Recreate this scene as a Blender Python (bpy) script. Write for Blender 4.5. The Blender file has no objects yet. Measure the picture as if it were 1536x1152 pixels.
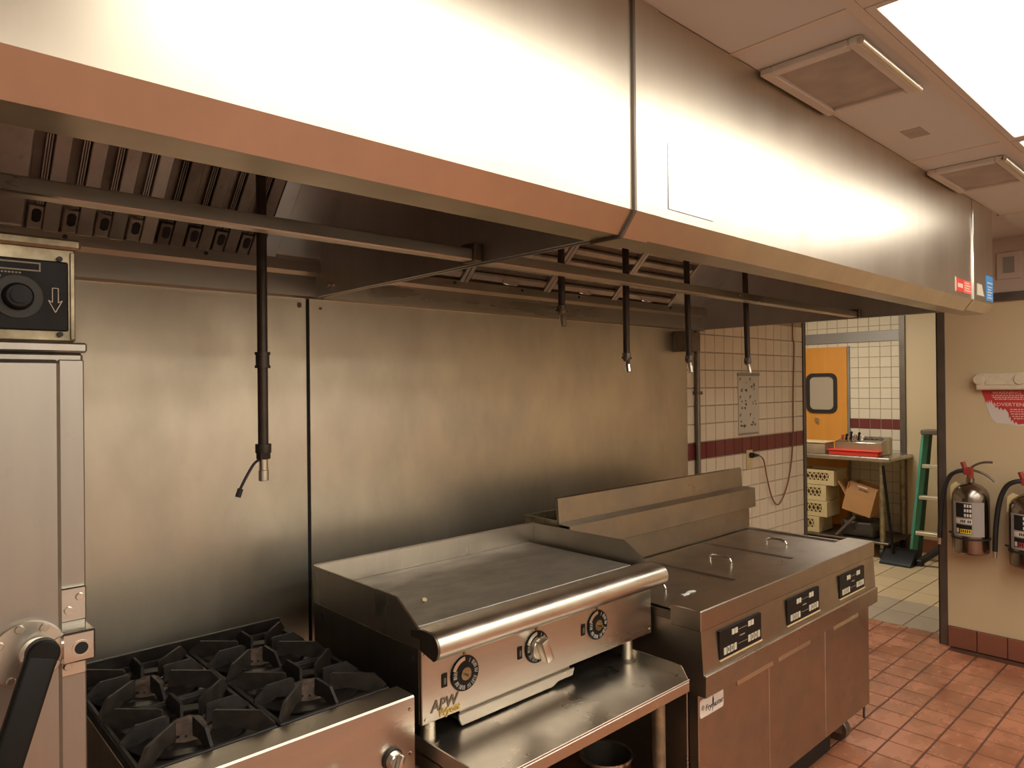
import bpy, bmesh, math, random
from mathutils import Vector, Matrix
random.seed(7)
sc = bpy.context.scene
COL = sc.collection
PI = math.pi

# ------------------------------------------------------------------ camera
YAW, PITCH, ROLL, FPX = 0.8236, 0.0033, -0.0100, 1055.94
fw = Vector((math.cos(YAW)*math.cos(PITCH), math.sin(YAW)*math.cos(PITCH), math.sin(PITCH)))
rt = Vector((math.sin(YAW), -math.cos(YAW), 0.0)); up = rt.cross(fw)
r2 = rt*math.cos(ROLL)+up*math.sin(ROLL); u2 = -rt*math.sin(ROLL)+up*math.cos(ROLL)
cam = bpy.data.cameras.new('camera'); cam.sensor_width = 36; cam.lens = FPX/1536*36
cam.clip_start = 0.02
camo = bpy.data.objects.new('camera', cam); COL.objects.link(camo)
M = Matrix((( r2.x, u2.x, -fw.x, 0.0), (r2.y, u2.y, -fw.y, -2.3194), (r2.z, u2.z, -fw.z, 1.66), (0, 0, 0, 1)))
camo.matrix_world = M
sc.camera = camo

# ------------------------------------------------------------------ world, exposure
w = bpy.data.worlds.new('world'); sc.world = w; w.use_nodes = True
w.node_tree.nodes['Background'].inputs[0].default_value = (1.0, 0.9, 0.78, 1)
w.node_tree.nodes['Background'].inputs[1].default_value = 0.05
vs = sc.view_settings
vs.view_transform = 'Standard'; vs.look = 'None'; vs.gamma = 1; vs.use_curve_mapping = False
vs.exposure = 0.74
LAMP = 3.6            # ceiling troffers, kitchen
LAMP_FAR = 13.0         # troffer, back room
LAMP_COL = (1.0, 0.965, 0.875)

# ------------------------------------------------------------------ materials
def s2l(c):
    return tuple((v/255/12.92 if v/255 <= 0.04045 else ((v/255+0.055)/1.055)**2.4) for v in c)
def base(name):
    m = bpy.data.materials.new(name); m.use_nodes = True
    nt = m.node_tree; b = nt.nodes['Principled BSDF']
    return m, nt, b
def mapped(nt, scale, kind='Object'):
    tc = nt.nodes.new('ShaderNodeTexCoord'); mp = nt.nodes.new('ShaderNodeMapping')
    mp.inputs['Scale'].default_value = scale
    nt.links.new(tc.outputs[kind], mp.inputs['Vector'])
    return mp.outputs['Vector']
def noise(nt, vec, scale=1, detail=3, rough=0.5):
    n = nt.nodes.new('ShaderNodeTexNoise'); n.inputs['Scale'].default_value = scale
    n.inputs['Detail'].default_value = detail; n.inputs['Roughness'].default_value = rough
    nt.links.new(vec, n.inputs['Vector']); return n.outputs['Fac']
def ramp(nt, fac, stops):
    r = nt.nodes.new('ShaderNodeValToRGB'); cr = r.color_ramp
    while len(cr.elements) < len(stops): cr.elements.new(0.5)
    for e, (p, c) in zip(cr.elements, stops):
        e.position = p; e.color = (c[0], c[1], c[2], 1) if len(c) > 1 else (c[0], c[0], c[0], 1)
    nt.links.new(fac, r.inputs['Fac']); return r.outputs['Color']
def bump(nt, b, h, strength=0.2, dist=0.002):
    n = nt.nodes.new('ShaderNodeBump'); n.inputs['Strength'].default_value = strength
    n.inputs['Distance'].default_value = dist
    nt.links.new(h, n.inputs['Height']); nt.links.new(n.outputs['Normal'], b.inputs['Normal'])
def plain(name, col, rough=0.5, metal=0.0, var=0.0, nscale=8, bmp=0.0, spec=0.5, stretch=(1, 1, 1), trans=0.0):
    m, nt, b = base(name)
    c = s2l(col)
    b.inputs['Base Color'].default_value = (*c, 1); b.inputs['Roughness'].default_value = rough
    b.inputs['Metallic'].default_value = metal; b.inputs['Specular IOR Level'].default_value = spec
    if trans: b.inputs['Transmission Weight'].default_value = trans
    if var:
        v = mapped(nt, stretch); f = noise(nt, v, nscale, 4)
        lo = tuple(x*(1-var) for x in c); hi = tuple(min(1, x*(1+var)) for x in c)
        nt.links.new(ramp(nt, f, [(0.3, lo), (0.7, hi)]), b.inputs['Base Color'])
        nt.links.new(ramp(nt, f, [(0.3, (rough*0.8,)), (0.7, (min(1, rough*1.2),))]), b.inputs['Roughness'])
        if bmp: bump(nt, b, f, bmp)
    return m
def steel(name, col=(205, 197, 184), r0=0.24, r1=0.38, streak=(3, 3, 0.4), brush=(1, 1, 200), dark=0.86, spots=0.0, bmp=0.05):
    """brushed stainless: metal with long grain, faint streaks and smudged gloss"""
    m, nt, b = base(name); c = s2l(col)
    b.inputs['Metallic'].default_value = 1.0
    f = noise(nt, mapped(nt, streak), 3, 5, 0.6)
    g = noise(nt, mapped(nt, brush), 2, 2, 0.5)
    colr = ramp(nt, f, [(0.32, tuple(x*dark for x in c)), (0.62, c)])
    if spots:
        s = noise(nt, mapped(nt, (1, 1, 1)), 38, 5, 0.75)
        k = ramp(nt, s, [(0.60, (1,)), (0.72, (1-spots,))])
        mx = nt.nodes.new('ShaderNodeMix'); mx.data_type = 'RGBA'; mx.blend_type = 'MULTIPLY'
        mx.inputs[0].default_value = 1.0
        nt.links.new(colr, mx.inputs[6]); nt.links.new(k, mx.inputs[7]); colr = mx.outputs[2]
    nt.links.new(colr, b.inputs['Base Color'])
    nt.links.new(ramp(nt, f, [(0.3, (r1,)), (0.7, (r0,))]), b.inputs['Roughness'])
    bump(nt, b, g, bmp, 0.0006)
    return m
MT = {}
MT['steel'] = steel('brushed_steel')
MT['steel_x'] = steel('brushed_steel_along', brush=(1, 60, 200), streak=(0.5, 3, 4))
MT['hood'] = steel('hood_steel', (208, 198, 180), 0.28, 0.36, streak=(2.2, 2.2, 0.35), dark=0.90)
MT['hood_in'] = steel('hood_inner_steel', (206, 204, 202), 0.30, 0.42, dark=0.88)
MT['wall_steel'] = steel('wall_steel', (208, 200, 182), 0.33, 0.46, streak=(1.6, 1.6, 0.8), dark=0.84, spots=0.03, bmp=0.05)
MT['filter'] = steel('filter_steel', (208, 200, 190), 0.30, 0.5, dark=0.75, spots=0.3)
MT['dark_filter'] = steel('darker_filter_steel', (140, 132, 124), 0.42, 0.6, dark=0.7, spots=0.4)  # darker, spottier steel: filter back plates and the second left filter
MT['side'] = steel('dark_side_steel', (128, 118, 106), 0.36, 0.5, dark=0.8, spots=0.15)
MT['fryer'] = steel('fryer_steel', (176, 166, 152), 0.27, 0.42, streak=(2, 2, 2), dark=0.84, spots=0.12)
MT['plate'] = steel('griddle_plate', (186, 180, 168), 0.48, 0.62, streak=(2, 4, 2), dark=0.75, spots=0.15)
MT['oven'] = steel('oven_steel', (178, 172, 162), 0.34, 0.46, dark=0.9, spots=0.05)
MT['aged'] = steel('aged_tin', (186, 174, 146), 0.4, 0.6, streak=(6, 6, 6), dark=0.6, spots=0.5)
MT['chrome'] = plain('chrome', (225, 222, 215), 0.12, 1.0)
MT['satin'] = plain('satin_aluminium', (214, 206, 192), 0.32, 1.0, 0.06, 6)
MT['pipe'] = plain('dull_black_pipe', (74, 66, 60), 0.42, 0.7, 0.25, 20)
MT['pipe_l'] = plain('grey_pipe', (120, 110, 98), 0.45, 0.8, 0.2, 20)
MT['brass'] = plain('worn_brass', (158, 142, 112), 0.35, 1.0, 0.2, 40)
MT['iron'] = plain('cast_iron', (52, 47, 43), 0.55, 0.3, 0.35, 40, 0.3)
MT['iron_edge'] = plain('worn_cast_iron', (62, 55, 49), 0.5, 0.4, 0.35, 30, 0.3)
MT['burner'] = plain('rusty_burner', (104, 86, 74), 0.8, 0.1, 0.45, 45, 0.6)
MT['pan'] = plain('greasy_black_pan', (46, 41, 37), 0.4, 0.4, 0.4, 14, 0.4)
MT['black'] = plain('black_plastic', (20, 19, 18), 0.45, 0, 0.15, 20, 0, 0.25)
MT['panel_black'] = plain('black_panel', (34, 32, 30), 0.5, 0, 0.25, 30, 0.1, 0.2)
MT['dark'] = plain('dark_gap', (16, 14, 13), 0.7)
MT['rubber'] = plain('black_rubber', (36, 33, 31), 0.55)
MT['white_ink'] = plain('white_ink', (214, 206, 190), 0.5)
MT['dim_ink'] = plain('faded_ink', (150, 142, 126), 0.6)
MT['gold'] = plain('gold_letters', (190, 160, 84), 0.35, 0.8)
MT['button'] = plain('ivory_button', (196, 188, 166), 0.45)
MT['label'] = plain('white_label', (214, 204, 190), 0.45)
MT['paper'] = plain('paper', (196, 190, 170), 0.5, 0, 0.05, 6)
MT['paper_white'] = plain('glossy_white_paper', (236, 236, 230), 0.15)
MT['mirror_plate'] = plain('polished_plate', (206, 212, 214), 0.20, 1.0)
MT['red_sticker'] = plain('red_sticker', (205, 62, 48), 0.4)
MT['red_light'] = plain('pink_red_sticker', (218, 100, 84), 0.4)
MT['blue_sticker'] = plain('blue_sticker', (66, 140, 205), 0.4)
MT['red_sign'] = plain('red_sign', (186, 52, 50), 0.5, 0, 0.12, 60)
MT['sign_white'] = plain('sign_backing', (206, 196, 186), 0.55)
MT['red_plastic'] = plain('red_plastic', (214, 58, 44), 0.35)
MT['red_valve'] = plain('red_valve', (150, 54, 44), 0.45)
MT['wallpaint'] = plain('cream_paint', (202, 180, 142), 0.6, 0, 0.03, 2)
MT['wall_upper'] = plain('upper_wall_paint', (184, 166, 150), 0.6, 0, 0.04, 2)
MT['white_paint'] = plain('white_paint', (226, 220, 208), 0.6)
MT['grout'] = plain('grout', (166, 150, 126), 0.85, 0, 0.15, 30)
MT['ceil'] = plain('ceiling_panel', (196, 194, 190), 0.8, 0, 0.04, 3)
MT['tbar'] = plain('ceiling_grid', (196, 186, 174), 0.5)
MT['vent'] = plain('vent_metal', (190, 182, 172), 0.5, 0, 0.06, 6)
MT['vent_dark'] = plain('dusty_vent_face', (156, 146, 136), 0.7, 0, 0.2, 10)
MT['grey_trim'] = plain('grey_metal_trim', (112, 102, 92), 0.4, 0.6, 0.12, 8)
MT['grey_band'] = plain('grey_band', (150, 144, 136), 0.4, 0.4, 0.05, 4)
MT['orange'] = plain('orange_wood_door', (216, 146, 60), 0.42, 0, 0.06, 3, 0, 0.5, (6, 6, 0.5))
MT['pane'] = plain('wired_pane', (176, 160, 138), 0.12, 0.0)
MT['crate'] = plain('cream_crate', (206, 186, 140), 0.5)
MT['card'] = plain('cardboard', (186, 138, 88), 0.75, 0, 0.06, 8)
MT['card_in'] = plain('cardboard_inside', (160, 116, 74), 0.8, 0, 0.06, 8)
MT['green'] = plain('green_fibreglass', (78, 146, 120), 0.45, 0, 0.08, 8)
MT['alu'] = plain('aluminium_step', (214, 200, 172), 0.4, 0.6)
MT['bin'] = plain('cloudy_bin', (150, 130, 104), 0.35, 0, 0.2, 8)
MT['bag'] = plain('black_bag', (60, 54, 48), 0.3, 0, 0.3, 12, 0.8)
MT['ivory'] = plain('ivory_plastic', (206, 184, 136), 0.45)
MT['cord'] = plain('brown_cord', (134, 86, 62), 0.6)
MT['yellow'] = plain('yellow_print', (226, 196, 50), 0.5)
MT['tape'] = plain('plastered_bar', (206, 190, 162), 0.65, 0, 0.08, 25, 0.4)
MT['crumb'] = plain('pale_crumb', (214, 192, 160), 0.7)
MT['tile'] = None

def tile_mat(name, col, var, rough, spec=0.5, wet=False, wall=False):
    m, nt, b = base(name); c = s2l(col)
    oi = nt.nodes.new('ShaderNodeObjectInfo')
    a = ramp(nt, oi.outputs['Random'], [(0.0, tuple(x*(1-var) for x in c)), (1.0, tuple(min(1, x*(1+var)) for x in c))])
    if wet:
        geo = nt.nodes.new('ShaderNodeNewGeometry')
        mp = nt.nodes.new('ShaderNodeMapping'); mp.inputs['Scale'].default_value = (1, 1.4, 1)
        nt.links.new(geo.outputs['Position'], mp.inputs['Vector'])
        f = noise(nt, mp.outputs['Vector'], 4.2, 5, 0.6)
        k = ramp(nt, f, [(0.40, (1.0,)), (0.60, (0.74,))])
        mx = nt.nodes.new('ShaderNodeMix'); mx.data_type = 'RGBA'; mx.blend_type = 'MULTIPLY'; mx.inputs[0].default_value = 1
        nt.links.new(a, mx.inputs[6]); nt.links.new(k, mx.inputs[7]); a = mx.outputs[2]
        nt.links.new(ramp(nt, f, [(0.40, (rough,)), (0.60, (0.14,))]), b.inputs['Roughness'])
        f2 = noise(nt, mp.outputs['Vector'], 40, 3, 0.6); bump(nt, b, f2, 0.15, 0.002)
    else:
        b.inputs['Roughness'].default_value = rough
    b.inputs['Specular IOR Level'].default_value = spec
    nt.links.new(a, b.inputs['Base Color'])
    return m
MT['quarry'] = tile_mat('quarry_tile', (176, 116, 86), 0.09, 0.36, 0.5, True)
MT['grey_tile'] = tile_mat('grey_floor_tile', (206, 182, 144), 0.07, 0.3)
MT['grey_tile2'] = tile_mat('darker_grey_floor_tile', (172, 156, 134), 0.06, 0.25)
MT['cream_tile'] = tile_mat('cream_glazed_tile', (222, 208, 182), 0.035, 0.14)
MT['red_tile'] = tile_mat('maroon_glazed_tile', (114, 54, 52), 0.08, 0.12)
MT['base_tile'] = tile_mat('brown_base_tile', (136, 84, 64), 0.08, 0.3)
def brick_mat(name, col, mortar, bw, bh, ox, oy):
    m, nt, b = base(name)
    geo = nt.nodes.new('ShaderNodeNewGeometry'); mp = nt.nodes.new('ShaderNodeMapping')
    mp.inputs['Location'].default_value = (-ox, -oy, 0)
    nt.links.new(geo.outputs['Position'], mp.inputs['Vector'])
    br = nt.nodes.new('ShaderNodeTexBrick'); br.offset = 0.0
    br.inputs['Color1'].default_value = (*s2l(col), 1); br.inputs['Color2'].default_value = (*[x*0.9 for x in s2l(col)], 1)
    br.inputs['Mortar'].default_value = (*s2l(mortar), 1)
    br.inputs['Scale'].default_value = 1; br.inputs['Mortar Size'].default_value = 0.003
    br.inputs['Brick Width'].default_value = bw; br.inputs['Row Height'].default_value = bh
    nt.links.new(mp.outputs['Vector'], br.inputs['Vector']); nt.links.new(br.outputs['Color'], b.inputs['Base Color'])
    b.inputs['Roughness'].default_value = 0.35
    return m
TPX, TPY, TX0, TY0 = 0.1605, 0.1550, 3.3330, -0.9366
MT['quarry_far'] = brick_mat('quarry_floor', (174, 117, 89), (104, 73, 56), TPX, TPY, TX0, TY0)
MT['grout_floor'] = plain('floor_grout', (88, 54, 38), 0.8, 0, 0.2, 30)
MT['grout_grey'] = plain('grey_grout', (112, 92, 68), 0.8, 0, 0.2, 30)
def emit(name, col, s):
    m, nt, b = base(name)
    b.inputs['Base Color'].default_value = (0.8, 0.8, 0.8, 1)
    b.inputs['Emission Color'].default_value = (*col, 1); b.inputs['Emission Strength'].default_value = s
    return m
MT['lamp'] = emit('troffer_diffuser', LAMP_COL, LAMP)
MT['lamp_far'] = emit('troffer_diffuser_far', LAMP_COL, LAMP_FAR)

# ------------------------------------------------------------------ mesh helpers
def nb(): return bmesh.new()
def merge(bm, src, mat=None):
    if mat is not None: bmesh.ops.transform(src, matrix=mat, verts=src.verts)
    me = bpy.data.meshes.new('tmp'); src.to_mesh(me); src.free(); bm.from_mesh(me); bpy.data.meshes.remove(me)
def box(bm, x0, x1, y0, y1, z0, z1, bev=0.0, seg=1, mat=None):
    t = bmesh.new(); bmesh.ops.create_cube(t, size=1)
    bmesh.ops.scale(t, vec=(abs(x1-x0), abs(y1-y0), abs(z1-z0)), verts=t.verts)
    bmesh.ops.translate(t, vec=((x0+x1)/2, (y0+y1)/2, (z0+z1)/2), verts=t.verts)
    if bev: bmesh.ops.bevel(t, geom=t.edges[:], offset=bev, segments=seg, profile=0.5, affect='EDGES')
    merge(bm, t, mat); return bm
def frame_to(p0, p1):
    p0, p1 = Vector(p0), Vector(p1); d = p1-p0
    return Matrix.Translation((p0+p1)/2) @ d.to_track_quat('Z', 'Y').to_matrix().to_4x4(), d.length
def cyl(bm, p0, p1, r, r1=None, seg=24, bev=0.0):
    m, L = frame_to(p0, p1); t = bmesh.new()
    bmesh.ops.create_cone(t, cap_ends=True, segments=seg, radius1=r, radius2=r if r1 is None else r1, depth=L)
    if bev:
        e = [e for e in t.edges if abs(e.verts[0].co.z-e.verts[1].co.z) < 1e-6]
        bmesh.ops.bevel(t, geom=e, offset=bev, segments=1, profile=0.5, affect='EDGES')
    merge(bm, t, m); return bm
def bar(bm, p0, p1, wd, ht, bev=0.0):
    m, L = frame_to(p0, p1); t = bmesh.new(); bmesh.ops.create_cube(t, size=1)
    bmesh.ops.scale(t, vec=(wd, ht, L), verts=t.verts)
    if bev: bmesh.ops.bevel(t, geom=t.edges[:], offset=bev, segments=1, profile=0.5, affect='EDGES')
    merge(bm, t, m); return bm
def smooth_path(pts, n=8):
    P = [Vector(p) for p in pts]; out = []
    for i in range(len(P)-1):
        a, b, c, d = P[max(i-1, 0)], P[i], P[i+1], P[min(i+2, len(P)-1)]
        for k in range(n):
            t = k/n
            out.append(0.5*((2*b)+(c-a)*t+(2*a-5*b+4*c-d)*t*t+(3*b-a-3*c+d)*t**3))
    out.append(P[-1]); return out
def tube(bm, pts, r, seg=10, n=8, r1=None):
    P = smooth_path(pts, n) if n > 1 else [Vector(p) for p in pts]
    rings = []; prev = None
    for i, p in enumerate(P):
        d = (P[min(i+1, len(P)-1)]-P[max(i-1, 0)]).normalized()
        if prev is None:
            a = d.orthogonal().normalized()
        else:
            a = (prev-d*prev.dot(d)).normalized()
        prev = a; b = d.cross(a)
        rr = r if r1 is None else r+(r1-r)*i/(len(P)-1)
        rings.append([bm.verts.new(p+(a*math.cos(2*PI*k/seg)+b*math.sin(2*PI*k/seg))*rr) for k in range(seg)])
    for q, s in zip(rings, rings[1:]):
        for k in range(seg): bm.faces.new((q[k], q[(k+1) % seg], s[(k+1) % seg], s[k]))
    bm.faces.new(rings[0][::-1]); bm.faces.new(rings[-1]); return bm
def lathe(bm, prof, c=(0, 0, 0), seg=32, mat=None):
    """profile of (radius, z) turned about a vertical axis through c"""
    t = bmesh.new(); rings = []
    for r, z in prof:
        if r < 1e-6: rings.append([t.verts.new((c[0], c[1], c[2]+z))])
        else: rings.append([t.verts.new((c[0]+r*math.cos(2*PI*k/seg), c[1]+r*math.sin(2*PI*k/seg), c[2]+z)) for k in range(seg)])
    for q, s in zip(rings, rings[1:]):
        for k in range(seg):
            a, b = q[k % len(q)], q[(k+1) % len(q)]; d, e = s[k % len(s)], s[(k+1) % len(s)]
            vs_ = []
            for v in (a, b, e, d):
                if v not in vs_: vs_.append(v)
            if len(vs_) > 2: t.faces.new(vs_)
    bmesh.ops.recalc_face_normals(t, faces=t.faces)
    merge(bm, t, mat); return bm
def prism(bm, poly, a0, a1, axis='x', bev=0.0):
    """polygon extruded along an axis; poly coords are the two other axes in order"""
    t = bmesh.new()
    def P(u, v, a): return {'x': (a, u, v), 'y': (u, a, v), 'z': (u, v, a)}[axis]
    lo = [t.verts.new(P(u, v, a0)) for u, v in poly]; hi = [t.verts.new(P(u, v, a1)) for u, v in poly]
    n = len(poly)
    for i in range(n): t.faces.new((lo[i], lo[(i+1) % n], hi[(i+1) % n], hi[i]))
    t.faces.new(lo[::-1]); t.faces.new(hi)
    bmesh.ops.recalc_face_normals(t, faces=t.faces)
    if bev: bmesh.ops.bevel(t, geom=t.edges[:], offset=bev, segments=1, profile=0.5, affect='EDGES')
    merge(bm, t); return bm
def ring_plate(bm, x0, x1, z0, z1, wdt, y0, y1):
    """rectangular frame in the xz plane"""
    box(bm, x0, x1, y0, y1, z1-wdt, z1); box(bm, x0, x1, y0, y1, z0, z0+wdt)
    box(bm, x0, x0+wdt, y0, y1, z0+wdt, z1-wdt); box(bm, x1-wdt, x1, y0, y1, z0+wdt, z1-wdt); return bm
def to_mesh(name, bm):
    for f in bm.faces: f.smooth = True
    for e in bm.edges:
        if len(e.link_faces) != 2 or e.calc_face_angle(9) > 0.6: e.smooth = False
    me = bpy.data.meshes.new(name); bm.to_mesh(me); bm.free(); return me
def root_loc(o):
    while o.parent: o = o.parent
    return o.location.copy()
def setp(o, label=None, cat=None, group=None, kind=None):
    if label: o['label'] = label
    if cat: o['category'] = cat
    if group: o['group'] = group
    if kind: o['kind'] = kind
    return o
def thing(name, label, cat, loc=(0, 0, 0), group=None):
    o = bpy.data.objects.new(name, None); COL.objects.link(o); o.location = loc
    o.empty_display_size = 0.05
    return setp(o, label, cat, group)
def part(name, bm, mat, parent, label=None, kind=None):
    L = root_loc(parent); bmesh.ops.translate(bm, vec=-L, verts=bm.verts)
    me = to_mesh(name, bm); me.materials.append(MT[mat])
    o = bpy.data.objects.new(name, me); COL.objects.link(o); o.parent = parent
    return setp(o, label, kind=kind)
def solo(name, bm, mat, label, cat, group=None):
    xs = [v.co for v in bm.verts]
    c = Vector(((min(v.x for v in xs)+max(v.x for v in xs))/2, (min(v.y for v in xs)+max(v.y for v in xs))/2, min(v.z for v in xs)))
    bmesh.ops.translate(bm, vec=-c, verts=bm.verts)
    me = to_mesh(name, bm); me.materials.append(MT[mat])
    o = bpy.data.objects.new(name, me); COL.objects.link(o); o.location = c
    return setp(o, label, cat, group)
def struct(name, bm, mat, label=None):
    me = to_mesh(name, bm); me.materials.append(MT[mat])
    o = bpy.data.objects.new(name, me); COL.objects.link(o); o['kind'] = 'structure'
    if label: o['label'] = label
    return o
def copy_tree(o, delta, parent=None):
    c = o.copy(); COL.objects.link(c)
    if parent: c.parent = parent
    else: c.location = o.location + Vector(delta)
    for ch in o.children: copy_tree(ch, delta, c)
    return c
ROT_Y = Matrix.Rotation(PI/2, 4, 'X')                                        # reads facing -y
ROT_X = Matrix.Rotation(-PI/2, 4, 'Z') @ Matrix.Rotation(PI/2, 4, 'X')        # reads facing -x
def text_bm(s, size, loc, rot=ROT_Y, depth=0.0006, align='LEFT', shear=0.0, bold=0.0, sx=1.0):
    cu = bpy.data.curves.new('txt', 'FONT'); cu.body = s; cu.size = size; cu.extrude = depth
    cu.align_x = align; cu.resolution_u = 2; cu.shear = shear; cu.offset = bold
    ob = bpy.data.objects.new('txt', cu); COL.objects.link(ob)
    dg = bpy.context.evaluated_depsgraph_get(); me = bpy.data.meshes.new_from_object(ob.evaluated_get(dg))
    bm = bmesh.new(); bm.from_mesh(me)
    bmesh.ops.transform(bm, matrix=Matrix.Translation(loc) @ rot @ Matrix.Diagonal((sx, 1, 1, 1)), verts=bm.verts)
    bpy.data.objects.remove(ob); bpy.data.curves.remove(cu); bpy.data.meshes.remove(me)
    return bm
def tile_mesh(name, dx, dy, h, mat, inset=0.002, axis='z'):
    """low bevelled slab centred on the origin, proud along +z (floor) / -y / -x"""
    t = bmesh.new(); a, b = dx/2, dy/2; i = inset
    lo = [(-a, -b, 0), (a, -b, 0), (a, b, 0), (-a, b, 0)]
    hi = [(-a+i, -b+i, h), (a-i, -b+i, h), (a-i, b-i, h), (-a+i, b-i, h)]
    def T(p):
        if axis == 'z': return p
        if axis == 'y': return (p[0], -p[2], p[1])
        return (-p[2], -p[0], p[1])
    L = [t.verts.new(T(p)) for p in lo]; Hh = [t.verts.new(T(p)) for p in hi]
    for k in range(4): t.faces.new((L[k], L[(k+1) % 4], Hh[(k+1) % 4], Hh[k]))
    t.faces.new(Hh)
    bmesh.ops.recalc_face_normals(t, faces=t.faces)
    me = bpy.data.meshes.new(name); t.to_mesh(me); t.free(); me.materials.append(MT[mat]); return me
def put(name, me, parent, loc, rot=(0, 0, 0)):
    o = bpy.data.objects.new(name, me); COL.objects.link(o); o.parent = parent; o.location = loc; o.rotation_euler = rot
    return o

# ================================================================== SETTING
ZC = 2.49
XR = 5.03; XT = 5.21         # dividing wall: kitchen face, back-room face
XF = 7.70                    # far wall of the back room
# kitchen floor: tiles one by one where the aisle shows, tile-patterned slab elsewhere
TXA, TYA = TX0-2*TPX, TY0-7*TPY
floor = struct('floor', box(nb(), -2.6, XT, -4.9, 0.0, -0.1, -0.003), 'grout_floor', 'red quarry tile kitchen floor')
qm = tile_mesh('tile', TPX-0.008, TPY-0.008, 0.004, 'quarry')
nx = int(math.floor((XT-TXA)/TPX))
for i in range(nx+1):
    for j in range(11):
        x = TXA+(i+0.5)*TPX; y = TYA+(j+0.5)*TPY
        if x+TPX/2 > XT+0.02: continue
        if x > XR-0.02 and y < -0.86: continue
        put('tile', qm, floor, (x, y, -0.004+random.uniform(-0.0006, 0.0006)))
TXE, TYE = TXA, TYA+11*TPY
bm = nb(); box(bm, -2.6, TXA, -4.9, 0.0, -0.003, -0.0002); box(bm, TXA, XR, -4.9, TYA, -0.003, -0.0002); box(bm, TXA, XR, TYE, 0.0, -0.003, -0.0002)
part('tile_field', bm, 'quarry_far', floor, kind='stuff')
floor_far = struct('floor_back_room', box(nb(), XT, 8.2, -1.8, 0.0, -0.1, -0.003), 'grout_grey', 'grey beige tile floor of the back room')
bm = nb(); box(bm, XR+0.02, 8.2, 0.0, 2.7, -0.1, -0.003); part('floor_slab', bm, 'grout_grey', floor_far)
gm = tile_mesh('tile', 0.305-0.007, 0.2-0.007, 0.004, 'grey_tile')
gm2 = tile_mesh('tile', 0.305-0.007, 0.2-0.007, 0.004, 'grey_tile2')
for i in range(9):
    for j in range(12):
        x = XT+0.1525+0.305*i; y = -1.09+0.2*j
        if x < 8.0: put('tile', gm2 if i < 2 else gm, floor_far, (x, y, -0.004))
cm = tile_mesh('tile', XT-0.004-(TXA+nx*TPX), TPY-0.008, 0.004, 'quarry')
for j in range(6, 11):
    y = TYA+(j+0.5)*TPY
    if y > -0.86: put('tile', cm, floor, ((TXA+nx*TPX+XT)/2, y, -0.004))
# walls
wall_back = struct('wall_back', box(nb(), -2.6, XR+0.02, 0.0, 0.16, 0, 2.75), 'grout', 'cook line wall of steel sheets and cream tile')
part('steel_sheet', box(nb(), -2.6, 1.155, -0.008, 0, 0.02, 2.02, 0.001), 'wall_steel', wall_back, 'smudged steel wall sheet behind the range')
part('steel_sheet', box(nb(), 1.167, 3.530, -0.008, 0, 0.02, 2.02, 0.001), 'wall_steel', wall_back, 'smudged steel wall sheet behind the griddle and fryers')
part('seam_strip', box(nb(), 1.155, 1.167, -0.0035, 0, 0.02, 2.02), 'dark', wall_back, 'dark joint between steel sheets')
bm = nb()
for zz in (1.955, 1.948): cyl(bm, (1.13, -0.008, zz), (1.13, -0.014, zz), 0.006, seg=8)
cyl(bm, (1.21, -0.008, 1.945), (1.21, -0.013, 1.945), 0.005, seg=8)
part('rivet', bm, 'pipe_l', wall_back)
TW = 0.1072
tm = tile_mesh('tile', TW-0.004, TW-0.004, 0.006, 'cream_tile', 0.0018, 'y')
rm = tile_mesh('tile', TW-0.004, 0.1016-0.003, 0.006, 'red_tile', 0.0018, 'y')
rows = [1.424+TW*k+TW/2 for k in range(-1, 6)] + [1.2139-TW*k-TW/2 for k in range(0, 9)]
for i in range(15):
    x = 3.565+TW*i
    if x > XR+0.03: continue
    put('tile', rm, wall_back, (x, -0.001, 1.265))
    for z in rows: put('tile', tm, wall_back, (x, -0.001, z))
# dividing wall with the doorway
bm = nb(); box(bm, XR, XT, -4.9, -0.875, 0, 2.14); box(bm, XR, XT, -0.875, 0, 2.16, 2.75)
wall_right = struct('wall_right', bm, 'wallpaint', 'cream painted wall with the extinguishers')
part('upper_panel', box(nb(), XR-0.006, XT, -4.9, -0.875, 2.14, 2.75), 'wall_upper', wall_right, 'grey beige upper wall panel')
part('dark_strip', box(nb(), XR-0.022, XR, -4.9, -0.90, 2.140, 2.192, 0.003), 'grey_trim', wall_right)
bm = nb(); box(bm, XR-0.018, XR-0.006, -1.325, -1.20, 2.27, 2.43, 0.003)
vt = part('wall_vent', bm, 'wall_upper', wall_right)
part('vent_grille', box(nb(), XR-0.021, XR-0.017, -1.29, -1.235, 2.305, 2.40), 'grey_band', vt)
bm = nb(); box(bm, XR-0.004, XR, -0.918, -0.868, 0, 2.16, 0.001); box(bm, XR-0.004, XT+0.004, -0.875, -0.867, 0, 2.16, 0.001)
o = struct('trim_1', bm, 'grey_trim', 'grey metal corner guard of the doorway beside the extinguishers')
bm = nb(); box(bm, XR-0.012, XR+0.022, -0.016, -0.0005, 0, 2.16, 0.002)
o = struct('trim_2', bm, 'grey_trim', 'grey metal edge strip where the tiled wall meets the doorway')
bb = struct('baseboard_right', box(nb(), XR-0.010, XR-0.0005, -4.9, -0.92, 0.001, 0.128), 'grout_floor', 'brown tile skirting under the extinguishers')
bmh = tile_mesh('tile', 0.1535, 0.125, 0.009, 'base_tile', 0.002, 'x')
for k in range(7): put('tile', bmh, bb, (XR-0.010, -0.998-0.157*k, 0.065))
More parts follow.
